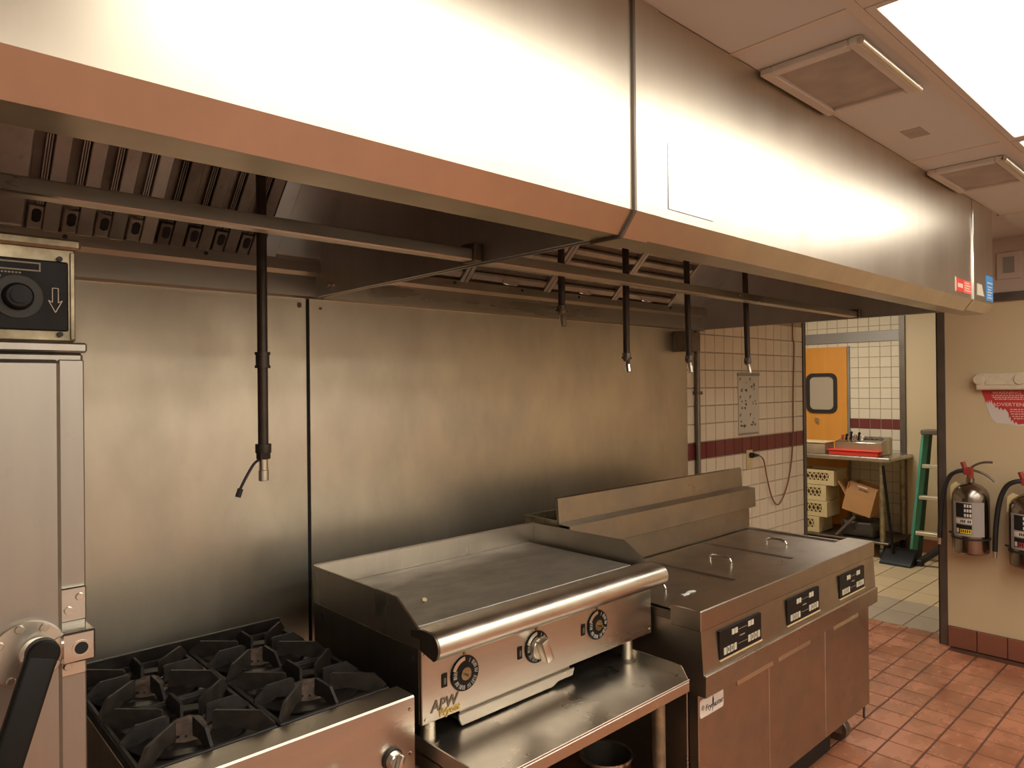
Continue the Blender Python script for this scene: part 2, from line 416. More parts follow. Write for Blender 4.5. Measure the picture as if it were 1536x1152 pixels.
# rest of the kitchen shell
struct('wall_left', box(nb(), -2.76, -2.6, -4.9, 0.16, 0, 2.75), 'white_paint')
struct('wall_front', box(nb(), -2.76, XT, -5.06, -4.9, 0, 2.75), 'white_paint')
ceiling = struct('ceiling', box(nb(), -2.6, XT, -4.9, 0.0, ZC+0.03, ZC+0.12), 'ceil', 'white panel ceiling in a metal grid')
XG = [-2.6, -0.86, 0.36, 1.62, 2.91, 4.20, XR]
YG = [-4.9, -4.16, -3.54, -2.92, -2.325, -1.70, -1.39]
for i in range(len(XG)-1):
    for j in range(len(YG)-1):
        if (i in (2, 3, 4) and j == 4) or (i in (1, 2, 3, 4) and j in (0, 2)): continue       # lamps sit here
        box_ = box(nb(), XG[i]+0.012, XG[i+1]-0.012, YG[j]+0.012, YG[j+1]-0.012, ZC, ZC+0.02)
        part('ceiling_panel', box_, 'ceil', ceiling)
for x in XG[1:-1]: part('grid_bar', box(nb(), x-0.013, x+0.013, -4.9, -1.39, ZC-0.002, ZC+0.02), 'tbar', ceiling)
for y in YG[1:-1]: part('grid_bar', box(nb(), -2.6, XR, y-0.013, y+0.013, ZC-0.003, ZC+0.02), 'tbar', ceiling)
part('patch', box(nb(), 2.53, 2.63, -1.55, -1.49, ZC-0.0015, ZC), 'vent_dark', ceiling, 'grey patch on the ceiling panel')
# back room shell
wf = struct('wall_far', box(nb(), XF, XF+0.15, 0.20, 2.7, 0, 2.75), 'grout', 'tiled far wall of the back room')
t2 = tile_mesh('tile', TW-0.004, TW-0.004, 0.006, 'cream_tile', 0.0018, 'x')
t2r = tile_mesh('tile', TW-0.004, 0.098, 0.006, 'red_tile', 0.0018, 'x')
rz = [1.283+TW*(k+0.5) for k in range(10)] + [1.183-TW*(k+0.5) for k in range(10)]
for k in range(6):
    y = 0.2556+TW*k
    put('tile', t2r, wf, (XF, y, 1.233))
    for z in rz:
        if y > 0.73 and z < 2.03: continue
        put('tile', t2, wf, (XF, y, z))
for k in range(6, 11):
    y = 0.2556+TW*k
    for z in rz:
        if 2.0 < z: put('tile', t2, wf, (XF, y, z))
part('grey_band', box(nb(), XF-0.02, XF, 0.205, 1.6, 2.085, 2.195, 0.003), 'grey_band', wf, 'grey metal band above the orange door')
struct('wall_far_recess', box(nb(), XF-0.08, XF+0.15, -1.8, 0.155, 0, 2.75), 'wallpaint', 'cream wall behind the ladder')
bm = nb(); box(bm, XF-0.10, XF+0.02, 0.150, 0.205, 0, 2.75, 0.003)
struct('trim_3', bm, 'grey_trim', 'grey metal corner post beside the ladder')
bm = nb(); box(bm, XF-0.095, XF-0.079, -1.5, 0.149, 0.001, 0.13, 0.002)
struct('baseboard_far', bm, 'base_tile', 'brown skirting behind the ladder')
struct('baseboard_far_tile', box(nb(), XF-0.015, XF-0.0065, 0.21, 1.6, 0.001, 0.06, 0.002), 'base_tile', 'brown skirting under the tiled far wall')
struct('wall_back_room_side', box(nb(), XT, 8.0, 2.7, 2.85, 0, 2.75), 'wallpaint')
struct('wall_back_room_end', box(nb(), XT, 8.0, -1.95, -1.8, 0, 2.75), 'wallpaint')
struct('wall_back_room_near', box(nb(), XR, XR+0.02, 0.16, 2.7, 0, 2.75), 'wallpaint')
struct('ceiling_back_room', box(nb(), XT, 8.0, -1.8, 2.7, 2.70, 2.80), 'ceil')
# swinging door
door = struct('door_1', box(nb(), XF-0.045, XF-0.008, 0.735, 1.62, 0.02, 2.045, 0.003), 'orange', 'orange wood door with a rounded window')
def rrect(hw, hh, r, n=6):
    out = []
    for cx, cy, a0 in ((hw-r, hh-r, 0), (-hw+r, hh-r, PI/2), (-hw+r, -hh+r, PI), (hw-r, -hh+r, 1.5*PI)):
        for k in range(n+1):
            a = a0+PI/2*k/n; out.append((cx+r*math.cos(a), cy+r*math.sin(a)))
    return out
bm = nb(); A = rrect(0.165, 0.215, 0.07); B = rrect(0.128, 0.178, 0.05); cy_, cz_ = 1.0, 1.553
va = [bm.verts.new((XF-0.06, cy_-p[0], cz_+p[1])) for p in A]; vb = [bm.verts.new((XF-0.06, cy_-p[0], cz_+p[1])) for p in B]
vc = [bm.verts.new((XF-0.044, cy_-p[0], cz_+p[1])) for p in A]; vd = [bm.verts.new((XF-0.044, cy_-p[0], cz_+p[1])) for p in B]
n = len(A)
for k in range(n):
    l = (k+1) % n
    bm.faces.new((va[k], va[l], vb[l], vb[k])); bm.faces.new((va[k], vc[k], vc[l], va[l])); bm.faces.new((vb[k], vb[l], vd[l], vd[k]))
bmesh.ops.recalc_face_normals(bm, faces=bm.faces)
part('window_frame', bm, 'rubber', door, 'dark rounded window gasket')
part('pane', prism(nb(), [(cy_-p[0], cz_+p[1]) for p in B], XF-0.050, XF-0.044, 'x'), 'pane', door)
bm = nb(); cyl(bm, (XF-0.045, 1.05, 1.265), (XF-0.07, 1.05, 1.265), 0.022); box(bm, XF-0.06, XF-0.045, 1.03, 1.05, 1.215, 1.26, 0.003)
part('lock', bm, 'satin', door)
part('door_edge', box(nb(), XF-0.03, XF-0.001, 0.715, 0.735, 0, 2.05), 'grey_band', door)

# ================================================================== CEILING LAMPS AND VENTS
def troffer(x0, x1, y0, y1, z, label, lamp='lamp', group='ceiling troffers'):
    t = thing('ceiling_light', label, 'ceiling light', ((x0+x1)/2, (y0+y1)/2, z), group)
    bm = nb(); fwd = 0.02
    for a in ((x0, x1, y0, y0+fwd), (x0, x1, y1-fwd, y1), (x0, x0+fwd, y0+fwd, y1-fwd), (x1-fwd, x1, y0+fwd, y1-fwd)):
        box(bm, a[0], a[1], a[2], a[3], z-0.004, z+0.028, 0.001)
    part('frame', bm, 'tbar', t)
    part('diffuser', box(nb(), x0+fwd, x1-fwd, y0+fwd, y1-fwd, z+0.002, z+0.010), lamp, t, 'glowing lamp diffuser')
for i in (2, 3, 4):
    troffer(XG[i]+0.014, XG[i+1]-0.014, -2.311, -1.714, ZC,
            ('lit ceiling light above the range end of the hood', 'large lit ceiling light in front of the right hood', 'lit ceiling light beyond the large one, toward the extinguisher wall')[i-2])
for i in (1, 2, 3, 4):  # unseen troffer rows added as fill, to flatten the contrast
    troffer(XG[i]+0.014, XG[i+1]-0.014, -3.526, -2.934, ZC, 'added unseen fill light in the row over the open side of the aisle')
    troffer(XG[i]+0.014, XG[i+1]-0.014, -4.80, -4.174, ZC, 'added unseen fill light along the wall across the aisle')
troffer(5.75, 6.35, -0.1, 1.1, 2.670, 'lit ceiling light of the back room', 'lamp_far', 'back room ceiling light')
def ceiling_vent(x0, x1, label):
    t = thing('ceiling_vent', label, 'vent', ((x0+x1)/2, -1.53, ZC-0.02), 'vents along the hood')
    y0, y1 = -1.662, -1.408
    bm = nb()
    for a in ((x0, x1, y0, y0+0.03), (x0, x1, y1-0.03, y1), (x0, x0+0.03, y0+0.03, y1-0.03), (x1-0.03, x1, y0+0.03, y1-0.03)):
        box(bm, a[0], a[1], a[2], a[3], ZC-0.020, ZC-0.0005, 0.003)
    part('frame', bm, 'vent', t)
    part('face', box(nb(), x0+0.03, x1-0.03, y0+0.03, y1-0.03, ZC-0.010, ZC-0.002), 'vent_dark', t, 'dusty grey vent face')
    part('edge_rod', cyl(nb(), (x0, y0, ZC-0.016), (x1, y0, ZC-0.016), 0.009, seg=12), 'satin', t)
ceiling_vent(1.748, 2.165, 'dusty ceiling vent beside the large lit ceiling light')
ceiling_vent(3.07, 3.49, 'dusty ceiling vent beside the smaller lit light further along')

# ================================================================== EXHAUST HOODS
HY, HA, HB, HYB, HYC = -1.401, 2.0325, 1.984, -1.364, -1.280
S0 = Vector((0, -0.03, 2.11)); E2 = Vector((0, -1, 1)).normalized(); NN = Vector((0, -1, -1)).normalized()
SM = Matrix(((1, E2.x, NN.x, 0), (0, E2.y, NN.y, -0.03), (0, E2.z, NN.z, 2.11), (0, 0, 0, 1)))   # (x, up-slope, outward)
def sbox(bm, x0, x1, s0, s1, n0, n1, bev=0.0): return box(bm, x0, x1, s0, s1, n0, n1, bev, 1, SM)
def hood(x0, x1, label, end_left, end_right):
    t = thing('exhaust_hood', label, 'exhaust hood', ((x0+x1)/2, -0.7, HB), 'exhaust hoods over the cook line')
    bm = nb(); prism(bm, [(HY, ZC-0.001), (HY, HA), (HY+0.012, HA+0.004), (HY+0.012, ZC-0.001)], x0, x1)
    part('front_panel', bm, 'hood', t, 'bright brushed steel front panel')
    bm = nb(); prism(bm, [(HY, HA), (HYB, HB), (HYC, HB), (HYC, HB+0.035), (HYC-0.01, HB+0.035), (HYC-0.01, HB+0.01), (HYB+0.004, HB+0.01), (HY+0.012, HA+0.004)], x0, x1)
    part('bottom_lip', bm, 'hood', t, 'bevelled steel lower lip')
    part('top_sheet', box(nb(), x0, x1, HY+0.012, 0.0, 2.452, 2.46), 'hood_in', t)
    bm = nb(); sbox(bm, x0+0.012, x1-0.012, -0.02, 0.49, -0.012, -0.004)
    part('sloped_back', bm, 'hood_in', t)
    bm = nb(); prism(bm, [(-0.001, 2.125), (-0.030, 2.118), (-0.045, 2.100), (-0.045, 2.066), (-0.012, 2.056), (-0.012, 1.985), (-0.022, 1.975), (-0.001, 1.975)], x0, x1)
    part('back_channel', bm, 'steel_x', t, 'steel grease channel along the wall')
    bm = nb()
    for k in range(int((x1-x0)/0.38)):
        xx = x0+0.2+0.38*k; cyl(bm, (xx, -0.045, 2.088), (xx, -0.050, 2.088), 0.006, seg=10)
    part('screw', bm, 'rubber', t)
    poly = [(HYC-0.012, HB+0.001), (-0.002, HB+0.001), (-0.002, 2.452), (HY+0.013, 2.452), (HY+0.013, HA+0.012)]
    if end_left: part('end_panel', prism(nb(), poly, x0, x0+0.012), 'hood_in', t)
    if end_right: part('end_panel', prism(nb(), poly, x1-0.012, x1), 'hood_in', t, 'plain steel end panel')
    r = part('inner_rail', box(nb(), x0+0.012, x1-0.014, -0.915, -0.875, HB+0.004, HB+0.034, 0.003), 'steel_x', t, 'steel rail running inside the hood')
    return t
HS = 1.205
hoodL = hood(-1.3, HS, 'left steel hood section over the range with vertical baffle filters', True, True)
hoodR = hood(1.213, 3.70, 'right steel hood section over the fryers with stickers at its end', True, True)
# seam cover between the two
bm = nb(); prism(bm, [(HY-0.004, ZC-0.001), (HY-0.004, HA-0.001), (HYB-0.002, HB-0.004), (HYC, HB-0.004), (HYC, HB-0.0005), (HYB, HB-0.0005), (HY-0.0005, HA), (HY-0.0005, ZC-0.001)], 1.215, 1.300)
part('seam_cover', bm, 'hood', hoodR, 'steel strip over the hood joint')
bm = nb(); prism(bm, [(HY-0.006, ZC-0.001), (HY-0.006, HA-0.002), (HYB-0.004, HB-0.006), (HYC, HB-0.006), (HYC, HB), (HYB, HB), (HY, HA), (HY, ZC-0.001)], 1.2055, 1.2125)
part('joint_gasket', bm, 'grey_trim', hoodR)
bm = nb(); cyl(bm, (1.192, -0.11, 2.018), (1.180, -0.11, 2.018), 0.012, seg=12); cyl(bm, (1.19, -0.90, 2.025), (1.175, -0.90, 2.025), 0.014, seg=12)
part('bolt', bm, 'satin', hoodL)
part('rail_bracket', box(nb(), 1.165, 1.192, -0.925, -0.868, HB+0.001, HB+0.05, 0.003), 'side', hoodL)
part('rail_bracket', box(nb(), 3.655, 3.686, -0.925, -0.868, HB+0.001, HB+0.045, 0.003), 'side', hoodR)
# vertical baffle filters, left hood
def baffle_filter_v(x0, x1, mat):
    n = 4; pitch = (x1-x0)/n
    f = part('baffle_filter', sbox(nb(), x0+0.001, x1-0.001, 0.0, 0.47, -0.004, 0.0), 'dark_filter', hoodL, 'steel baffle filter of upright slats')
    for k in range(n):
        a = x0+pitch*k
        bm = nb(); sbox(bm, a+pitch*0.50, a+pitch*0.96, 0.002, 0.47, 0.0, 0.022, 0.002)
        for q in range(3): sbox(bm, a+pitch*(0.28+0.07*q), a+pitch*(0.315+0.07*q), 0.08, 0.47, 0.0, 0.014)
        part('baffle', bm, mat, f)
        bm = nb(); sbox(bm, a+pitch*0.06, a+pitch*0.50, 0.0, 0.075, 0.0, 0.016, 0.002)
        part('drain_cup', bm, mat, f)
        bm = nb(); c = a+pitch*0.30
        P = [(c+0.011*math.cos(i*PI/8), 0.036+0.011*math.sin(i*PI/8)+(0.020 if 0 <= i <= 8 else -0.0)) for i in range(16)]
        prism(bm, P, 0.0162, 0.0176, 'z'); bmesh.ops.transform(bm, matrix=SM, verts=bm.verts)
        part('drain_slot', bm, 'dark', f)
    return f
baffle_filter_v(0.325, 0.649, 'filter'); baffle_filter_v(0.651, 0.975, 'dark_filter')
part('blank_sheet', sbox(nb(), -1.2, 0.322, 0.0, 0.47, 0.0, 0.012, 0.002), 'filter', hoodL, 'plain blanking sheet')
part('blank_sheet', sbox(nb(), 0.978, 1.030, 0.0, 0.47, 0.0, 0.012, 0.002), 'hood_in', hoodL)
# horizontal baffle filters, right hood
for a in (1.35, 1.84, 2.33, 2.82):
    f = part('baffle_filter', sbox(nb(), a+0.001, a+0.489, 0.0, 0.47, -0.004, 0.0), 'dark_filter', hoodR, 'steel baffle filter of lengthwise slats')
    for q in (a+0.002, a+0.468): part('filter_frame', sbox(nb(), q, q+0.020, 0.0, 0.47, 0.0, 0.024, 0.002), 'filter', f)
    for k in range(7):
        s = 0.015+0.066*k
        part('baffle', sbox(nb(), a+0.024, a+0.466, s, s+0.036, 0.004, 0.020, 0.006), 'filter', f)
    bm = nb(); tube(bm, [SM @ Vector((a+0.20, 0.03, 0.02)), SM @ Vector((a+0.20, 0.03, 0.04)), SM @ Vector((a+0.27, 0.03, 0.04)), SM @ Vector((a+0.27, 0.03, 0.02))], 0.004, 8, 4)
    part('pull_handle', bm, 'chrome', f)
# end box on the right hood with stickers
bm = nb(); prism(bm, [(HY, ZC-0.001), (HY, HA), (HY+0.03, HB+0.006), (HY+0.13, HB+0.006), (HY+0.13, ZC-0.001)], 3.708, 4.045)
part('end_box', bm, 'hood', hoodR, 'grey steel end box with stickers')
part('end_seam', box(nb(), 3.700, 3.709, HY-0.006, HY+0.002, HA, ZC-0.05, 0.001), 'chrome', hoodR)
bm = nb(); box(bm, 1.335, 1.522, HY-0.002, HY-0.0003, 2.055, 2.205)
part('bright_plate', bm, 'mirror_plate', hoodR, 'shiny pale plate fixed on the hood front')
st = part('red_sticker', box(nb(), 3.445, 3.680, HY-0.0015, HY-0.0003, 2.052, 2.108), 'red_light', hoodR, 'small red warning sticker')
bm = nb(); box(bm, 3.440, 3.455, HY-0.0018, HY-0.0004, 2.050, 2.112); part('sticker_margin', bm, 'paper', st)
bm = nb(); box(bm, 3.458, 3.560, HY-0.0022, HY-0.0015, 2.052, 2.108); part('sticker_block', bm, 'red_sticker', st)
bm = nb()
for k in range(4): box(bm, 3.475+0.019*k, 3.488+0.019*k, HY-0.0027, HY-0.0021, 2.070, 2.088)
part('faded_print', bm, 'label', st, kind='stuff')
bm = nb()
for k in range(4): box(bm, 3.575, 3.668-0.02*(k % 2), HY-0.0022, HY-0.0015, 2.062+0.011*k, 2.066+0.011*k)
part('print_lines', bm, 'label', st)
part('white_tag', prism(nb(), [(3.772, 2.060), (3.885, 2.060), (3.845, 2.112), (3.775, 2.114)], HY-0.002, HY-0.0003, 'y'), 'paper', hoodR, 'small cream tag')
bs = part('blue_sticker', box(nb(), 3.925, 4.040, HY-0.002, HY-0.0003, 2.045, 2.165), 'blue_sticker', hoodR, 'small blue label')
bm = nb()
for k in range(5): box(bm, 3.945, 4.02-0.015*(k % 2), HY-0.0026, HY-0.0018, 2.058+0.013*k, 2.063+0.013*k)
box(bm, 3.94, 4.03, HY-0.0026, HY-0.0018, 2.128, 2.134)
part('print_lines', bm, 'label', bs)

# ================================================================== FIRE SUPPRESSION DROPS
def drop(x, y, zn, r, label, kind, lean=0.0):
    t = thing('nozzle_pipe', label, 'nozzle pipe', (x, y, zn), 'suppression pipes hanging from the hoods')
    top = 2.452
    def at(z): return (x+lean*(top-z), y, z)
    m = 'pipe'
    part('pipe', cyl(nb(), at(top), at(zn+0.055), r, seg=16), m, t)
    if kind == 'long':
        bm = nb(); a, b = 1.752, 1.712
        cyl(bm, at(b), at(a), r*1.32, seg=16, bev=0.002); cyl(bm, at(b), at(b+0.007), r*1.5, seg=16); cyl(bm, at(a-0.007), at(a), r*1.5, seg=16)
        part('coupling', bm, m, t)
        bm = nb(); cyl(bm, at(1.484), at(1.520), r*1.45, seg=8, bev=0.002); cyl(bm, at(1.50), at(1.522), r*1.55, seg=16)
        part('elbow', bm, m, t)
        bm = nb(); cyl(bm, at(1.485), at(1.455), r*0.85, seg=16); cyl(bm, at(1.457), at(1.430), r*1.0, seg=16, bev=0.001)
        part('nozzle', bm, 'chrome', t, 'chrome spray nozzle')
        bm = nb(); tube(bm, [(x-0.008, y, 1.484), (x-0.028, y-0.01, 1.475), (x-0.05, y-0.015, 1.445), (x-0.066, y-0.015, 1.415)], 0.0035, 8)
        cyl(bm, (x-0.064, y-0.015, 1.418), (x-0.071, y-0.015, 1.398), 0.007, seg=10)
        part('cap_strap', bm, 'rubber', t)
    else:
        bm = nb(); cyl(bm, at(zn+0.075), at(zn+0.05), r*1.3, seg=8, bev=0.002)
        a = Vector(at(zn+0.055)); bmesh.ops.create_icosphere(bm, subdivisions=2, radius=r*1.35, matrix=Matrix.Translation(a))
        part('elbow', bm, 'pipe_l', t)
        tip = Vector(at(zn))+Vector((-0.004, -0.012, 0))
        bm = nb(); cyl(bm, a, (a+tip)/2, r*0.8, seg=12); cyl(bm, (a+tip)/2, tip, r*0.95, r*0.8, seg=12)
        part('nozzle', bm, 'satin' if kind != 'chrome' else 'chrome', t, 'spray nozzle')
        bm = nb(); cyl(bm, a+Vector((-0.028, 0, 0)), a+Vector((0.03, 0, 0)), 0.0035, seg=8)
        part('cross_pin', bm, 'pipe', t)
drop(0.741, -0.6, 1.43, 0.0125, 'long black suppression pipe with strap hanging over the range', 'long')
drop(1.838, -0.6, 1.872, 0.0125, 'shortest suppression pipe, hanging over the griddle beside the hood divider', 'plain')
drop(2.207, -0.6, 1.712, 0.013, 'black suppression pipe with shiny nozzle hanging before the steel wall, left of wall box', 'chrome')
drop(2.622, -0.6, 1.712, 0.013, 'suppression pipe hanging in front of the wall box and conduit', 'plain', 0.03)
drop(3.118, -0.6, 1.712, 0.013, 'suppression pipe hanging in front of the poster', 'plain', 0.04)

# ================================================================== OVEN (left)
OY = -1.0
ov = thing('steam_oven', 'tall steel cabinet oven with black lever handle and dial box', 'oven', (-0.15, -0.6, 0.0))
part('body', box(nb(), -0.62, 0.268, OY, -0.10, 0.14, 1.721, 0.004), 'oven', ov)
for sx in (-0.57, 0.21):
    for sy in (OY+0.06, -0.16): part('leg', cyl(nb(), (sx, sy, 0.0), (sx, sy, 0.14), 0.025), 'satin', ov)
part('top_lip', box(nb(), -0.63, 0.272, OY-0.010, -0.10, 1.7215, 1.7375, 0.003), 'oven', ov)
dr = part('door', box(nb(), -0.56, 0.231, OY-0.030, OY-0.001, 0.30, 1.709, 0.006), 'oven', ov, 'smooth steel oven door')
part('frame_stile', box(nb(), 0.2316, 0.2675, OY-0.008, OY-0.0005, 0.16, 1.71, 0.002), 'oven', ov)
bm = nb(); box(bm, 0.130, 0.139, OY-0.012, OY-0.004, 1.709, 1.7215); box(bm, 0.118, 0.152, OY-0.011, OY-0.006, 1.715, 1.7215)
part('hinge_pin', bm, 'rubber', ov)
bx_ = part('control_box', box(nb(), -0.62, 0.257, OY-0.004, -0.35, 1.738, 1.888, 0.003), 'aged', ov, 'worn tin control box')
part('box_lid', box(nb(), -0.63, 0.264, OY-0.014, -0.345, 1.886, 1.903, 0.004), 'aged', ov)
part('corner_strip', box(nb(), 0.249, 0.2555, OY-0.0075, OY-0.004, 1.742, 1.882, 0.001), 'aged', ov)
pn = part('dial_panel', box(nb(), -0.45, 0.2465, OY-0.007, OY-0.004, 1.755, 1.866, 0.002), 'panel_black', ov, 'black dial panel')
cx_, cz_ = 0.179, 1.806
bm = nb()
seg = 40
cyl(bm, (cx_, OY-0.007, cz_), (cx_, OY-0.0095, cz_), 0.033, seg=40)
part('dial_ring', bm, 'pan', pn)
bm = nb(); cyl(bm, (cx_, OY-0.0095, cz_), (cx_, OY-0.026, cz_), 0.0215, 0.0185, seg=28, bev=0.002); cyl(bm, (cx_, OY-0.026, cz_), (cx_, OY-0.030, cz_), 0.012, seg=24)
part('dial_knob', bm, 'black', pn)
bm = nb(); ring_plate(bm, 0.04, 0.209, 1.847, 1.861, 0.0022, OY-0.0085, OY-0.0068)
part('label_frame', bm, 'dim_ink', pn)
bm = nb()                                                    # outlined arrow
ax, az = 0.2285, 1.803
pts = [(-0.004, 0.020), (0.004, 0.020), (0.004, -0.003), (0.0095, 0.0005), (0.0, -0.0185), (-0.0095, 0.0005), (-0.004, -0.003)]
for k in range(len(pts)):
    p, q = pts[k], pts[(k+1) % len(pts)]
    bar(bm, (ax+p[0], OY-0.0075, az+p[1]), (ax+q[0], OY-0.0075, az+q[1]), 0.0011, 0.0011)
part('arrow_mark', bm, 'white_ink', pn)
bm = nb()
for k in range(6): box(bm, 0.158+0.0045*k, 0.161+0.0045*k, OY-0.0078, OY-0.0068, 1.842, 1.8445)
box(bm, 0.150, 0.158, OY-0.0078, OY-0.0068, 1.835, 1.838)
part('dial_print', bm, 'dim_ink', pn)
for zz in (1.870, 1.750): part('screw', cyl(nb(), (0.2345, OY-0.004, zz), (0.2345, OY-0.010, zz), 0.0042, seg=12), 'rubber', ov)
# latch
lx, lz = 0.184, 1.262
fl = part('latch_flange', cyl(nb(), (lx, OY-0.030, lz), (lx, OY-0.037, lz), 0.050, seg=48, bev=0.002), 'satin', ov, 'round steel latch flange')
for a in range(8):
    an = a*PI/4+0.25
    px, pz = lx+0.041*math.cos(an), lz+0.041*math.sin(an)
    s = part('screw', cyl(nb(), (px, OY-0.037, pz), (px, OY-0.040, pz), 0.0065, 0.005, seg=16), 'satin', fl)
bm = nb(); cyl(bm, (lx+0.012, OY-0.036, lz), (lx+0.012, OY-0.060, lz-0.002), 0.024, seg=28, bev=0.003); cyl(bm, (lx+0.012, OY-0.06, lz-0.002), (lx+0.012, OY-0.085, lz-0.002), 0.019, seg=28, bev=0.002)
part('latch_boss', bm, 'chrome', fl)
lv0 = Vector((0.194, OY-0.094, 1.276)); lv1 = Vector((0.140, OY-0.110, 1.110))
bm = nb(); cyl(bm, (lv0.x, OY-0.083, lv0.z), (lv0.x, OY-0.104, lv0.z), 0.0215, seg=32, bev=0.003)
d = (lv1-lv0).normalized(); s_ = Vector((d.z, 0, -d.x)).normalized()
m4 = Matrix(((s_.x, 0, d.x, lv0.x), (s_.y, 1, d.y, lv0.y), (s_.z, 0, d.z, lv0.z), (0, 0, 0, 1)))
box(bm, -0.0205, 0.0205, -0.010, 0.010, 0.0, 0.30, 0.006, 3, m4)
part('lever_handle', bm, 'black', ov, 'long black lever handle')
kp = part('catch_plate', box(nb(), 0.229, 0.2665, OY-0.016, OY-0.0005, 1.292, 1.346, 0.002), 'chrome', ov, 'shiny catch plate')
for px, pz in ((0.257, 1.330), (0.241, 1.311), (0.240, 1.222)):
    s = part('screw', cyl(nb(), (px, OY-0.015, pz), (px, OY-0.0195, pz), 0.0068, 0.005, seg=16), 'satin', kp)
    bm = nb(); box(bm, px-0.004, px+0.004, OY-0.0200, OY-0.0190, pz-0.0008, pz+0.0008); box(bm, px-0.0008, px+0.0008, OY-0.0200, OY-0.0190, pz-0.004, pz+0.004)
part('catch_block', box(nb(), 0.226, 0.272, OY-0.050, OY-0.001, 1.236, 1.284, 0.003), 'chrome', kp)
part('roller_hole', cyl(nb(), (0.252, OY-0.0495, 1.258), (0.252, OY-0.0512, 1.258), 0.0095, seg=20), 'dark', kp)
part('hole_ring', lathe(nb(), [(0.0095, 0), (0.0125, 0), (0.0125, 0.002), (0.0095, 0.002), (0.0095, 0)], (0, 0, 0), 24, Matrix.Translation((0.252, OY-0.0495, 1.258)) @ Matrix.Rotation(PI/2, 4, 'X')), 'satin', kp)
part('catch_foot', box(nb(), 0.230, 0.2665, OY-0.014, OY-0.0005, 1.205, 1.2355, 0.002), 'satin', kp)

# ================================================================== RANGE
RX0, RX1, RY = 0.400, 1.000, -0.876
rg = thing('gas_range', 'steel hot plate range with four black burners beside the oven', 'range', (0.70, -0.52, 0.0))
part('body', box(nb(), RX0, RX1, -0.86, -0.12, 0.10, 0.872, 0.003), 'fryer', rg)
for sx in (RX0+0.05, RX1-0.05):
    for sy in (-0.80, -0.18): part('leg', cyl(nb(), (sx, sy, 0), (sx, sy, 0.10), 0.022), 'satin', rg)
bm = nb(); prism(bm, [(RY, 0.70), (RY, 0.897), (RY+0.004, 0.901), (-0.800, 0.901), (-0.800, 0.873), (-0.861, 0.873), (-0.861, 0.70)], RX0, RX1-0.0015)
part('front_rail', bm, 'steel_x', rg, 'stainless front rail')
part('lower_front', box(nb(), RX0+0.01, RX1-0.01, -0.872, -0.861, 0.14, 0.69, 0.003), 'steel', rg)
part('burner_pan', box(nb(), RX0+0.004, RX1-0.014, -0.799, -0.135, 0.8725, 0.884, 0.002), 'pan', rg, 'greasy black burner pan')
part('side_edge', box(nb(), RX0, RX0+0.008, -0.799, -0.125, 0.872, 0.905, 0.001), 'iron', rg)
part('back_edge', box(nb(), RX0+0.009, RX1-0.014, -0.150, -0.135, 0.884, 0.925, 0.002), 'pan', rg)
def knob(parent, x, y, z, r, mat='chrome', rot=0.4):
    k = part('knob', cyl(nb(), (x, y, z), (x, y-0.008, z), r*1.15, seg=28, bev=0.001), 'rubber', parent)
    bm = nb(); cyl(bm, (x, y-0.008, z), (x, y-0.026, z), r, r*0.86, seg=28, bev=0.002)
    box(bm, -r*0.28, r*0.28, -0.016, 0, -r*0.92, r*0.92, 0.003, 2, Matrix.Translation((x, y-0.026, z)) @ Matrix.Rotation(rot, 4, 'Y'))
    part('knob_grip', bm, mat, k)
for kx in (0.50, 0.64, 0.79, 0.932): knob(rg, kx, RY, 0.769, 0.023)
for px, pz in ((0.985, 0.871), (0.985, 0.762)): part('screw', cyl(nb(), (px, RY, pz), (px, RY-0.004, pz), 0.006, 0.004, seg=14), 'chrome', rg)
BC = [(0.542, -0.330, 'rear', 'oven'), (0.542, -0.640, 'front', 'oven'), (0.836, -0.330, 'rear', 'griddle'), (0.836, -0.640, 'front', 'griddle')]
for bx0, by0, fr, sd in BC:
    bm = nb(); lathe(bm, [(0, 0.0), (0.052, 0.0), (0.050, 0.010), (0.040, 0.018), (0.034, 0.030), (0.018, 0.034), (0, 0.032)], (bx0, by0, 0.876), 26)
    for v in bm.verts: v.co += Vector((random.uniform(-1, 1), random.uniform(-1, 1), random.uniform(-1, 1)))*0.002
    b = part('burner_head', bm, 'burner', rg, 'rusty pitted burner head')
    bm = nb()
    for k in range(16): 
        a = 2*PI*k/16; cyl(bm, (bx0+0.040*math.cos(a), by0+0.040*math.sin(a), 0.8915), (bx0+0.046*math.cos(a), by0+0.046*math.sin(a), 0.8945), 0.003, seg=6)
    part('burner_ports', bm, 'dark', b)
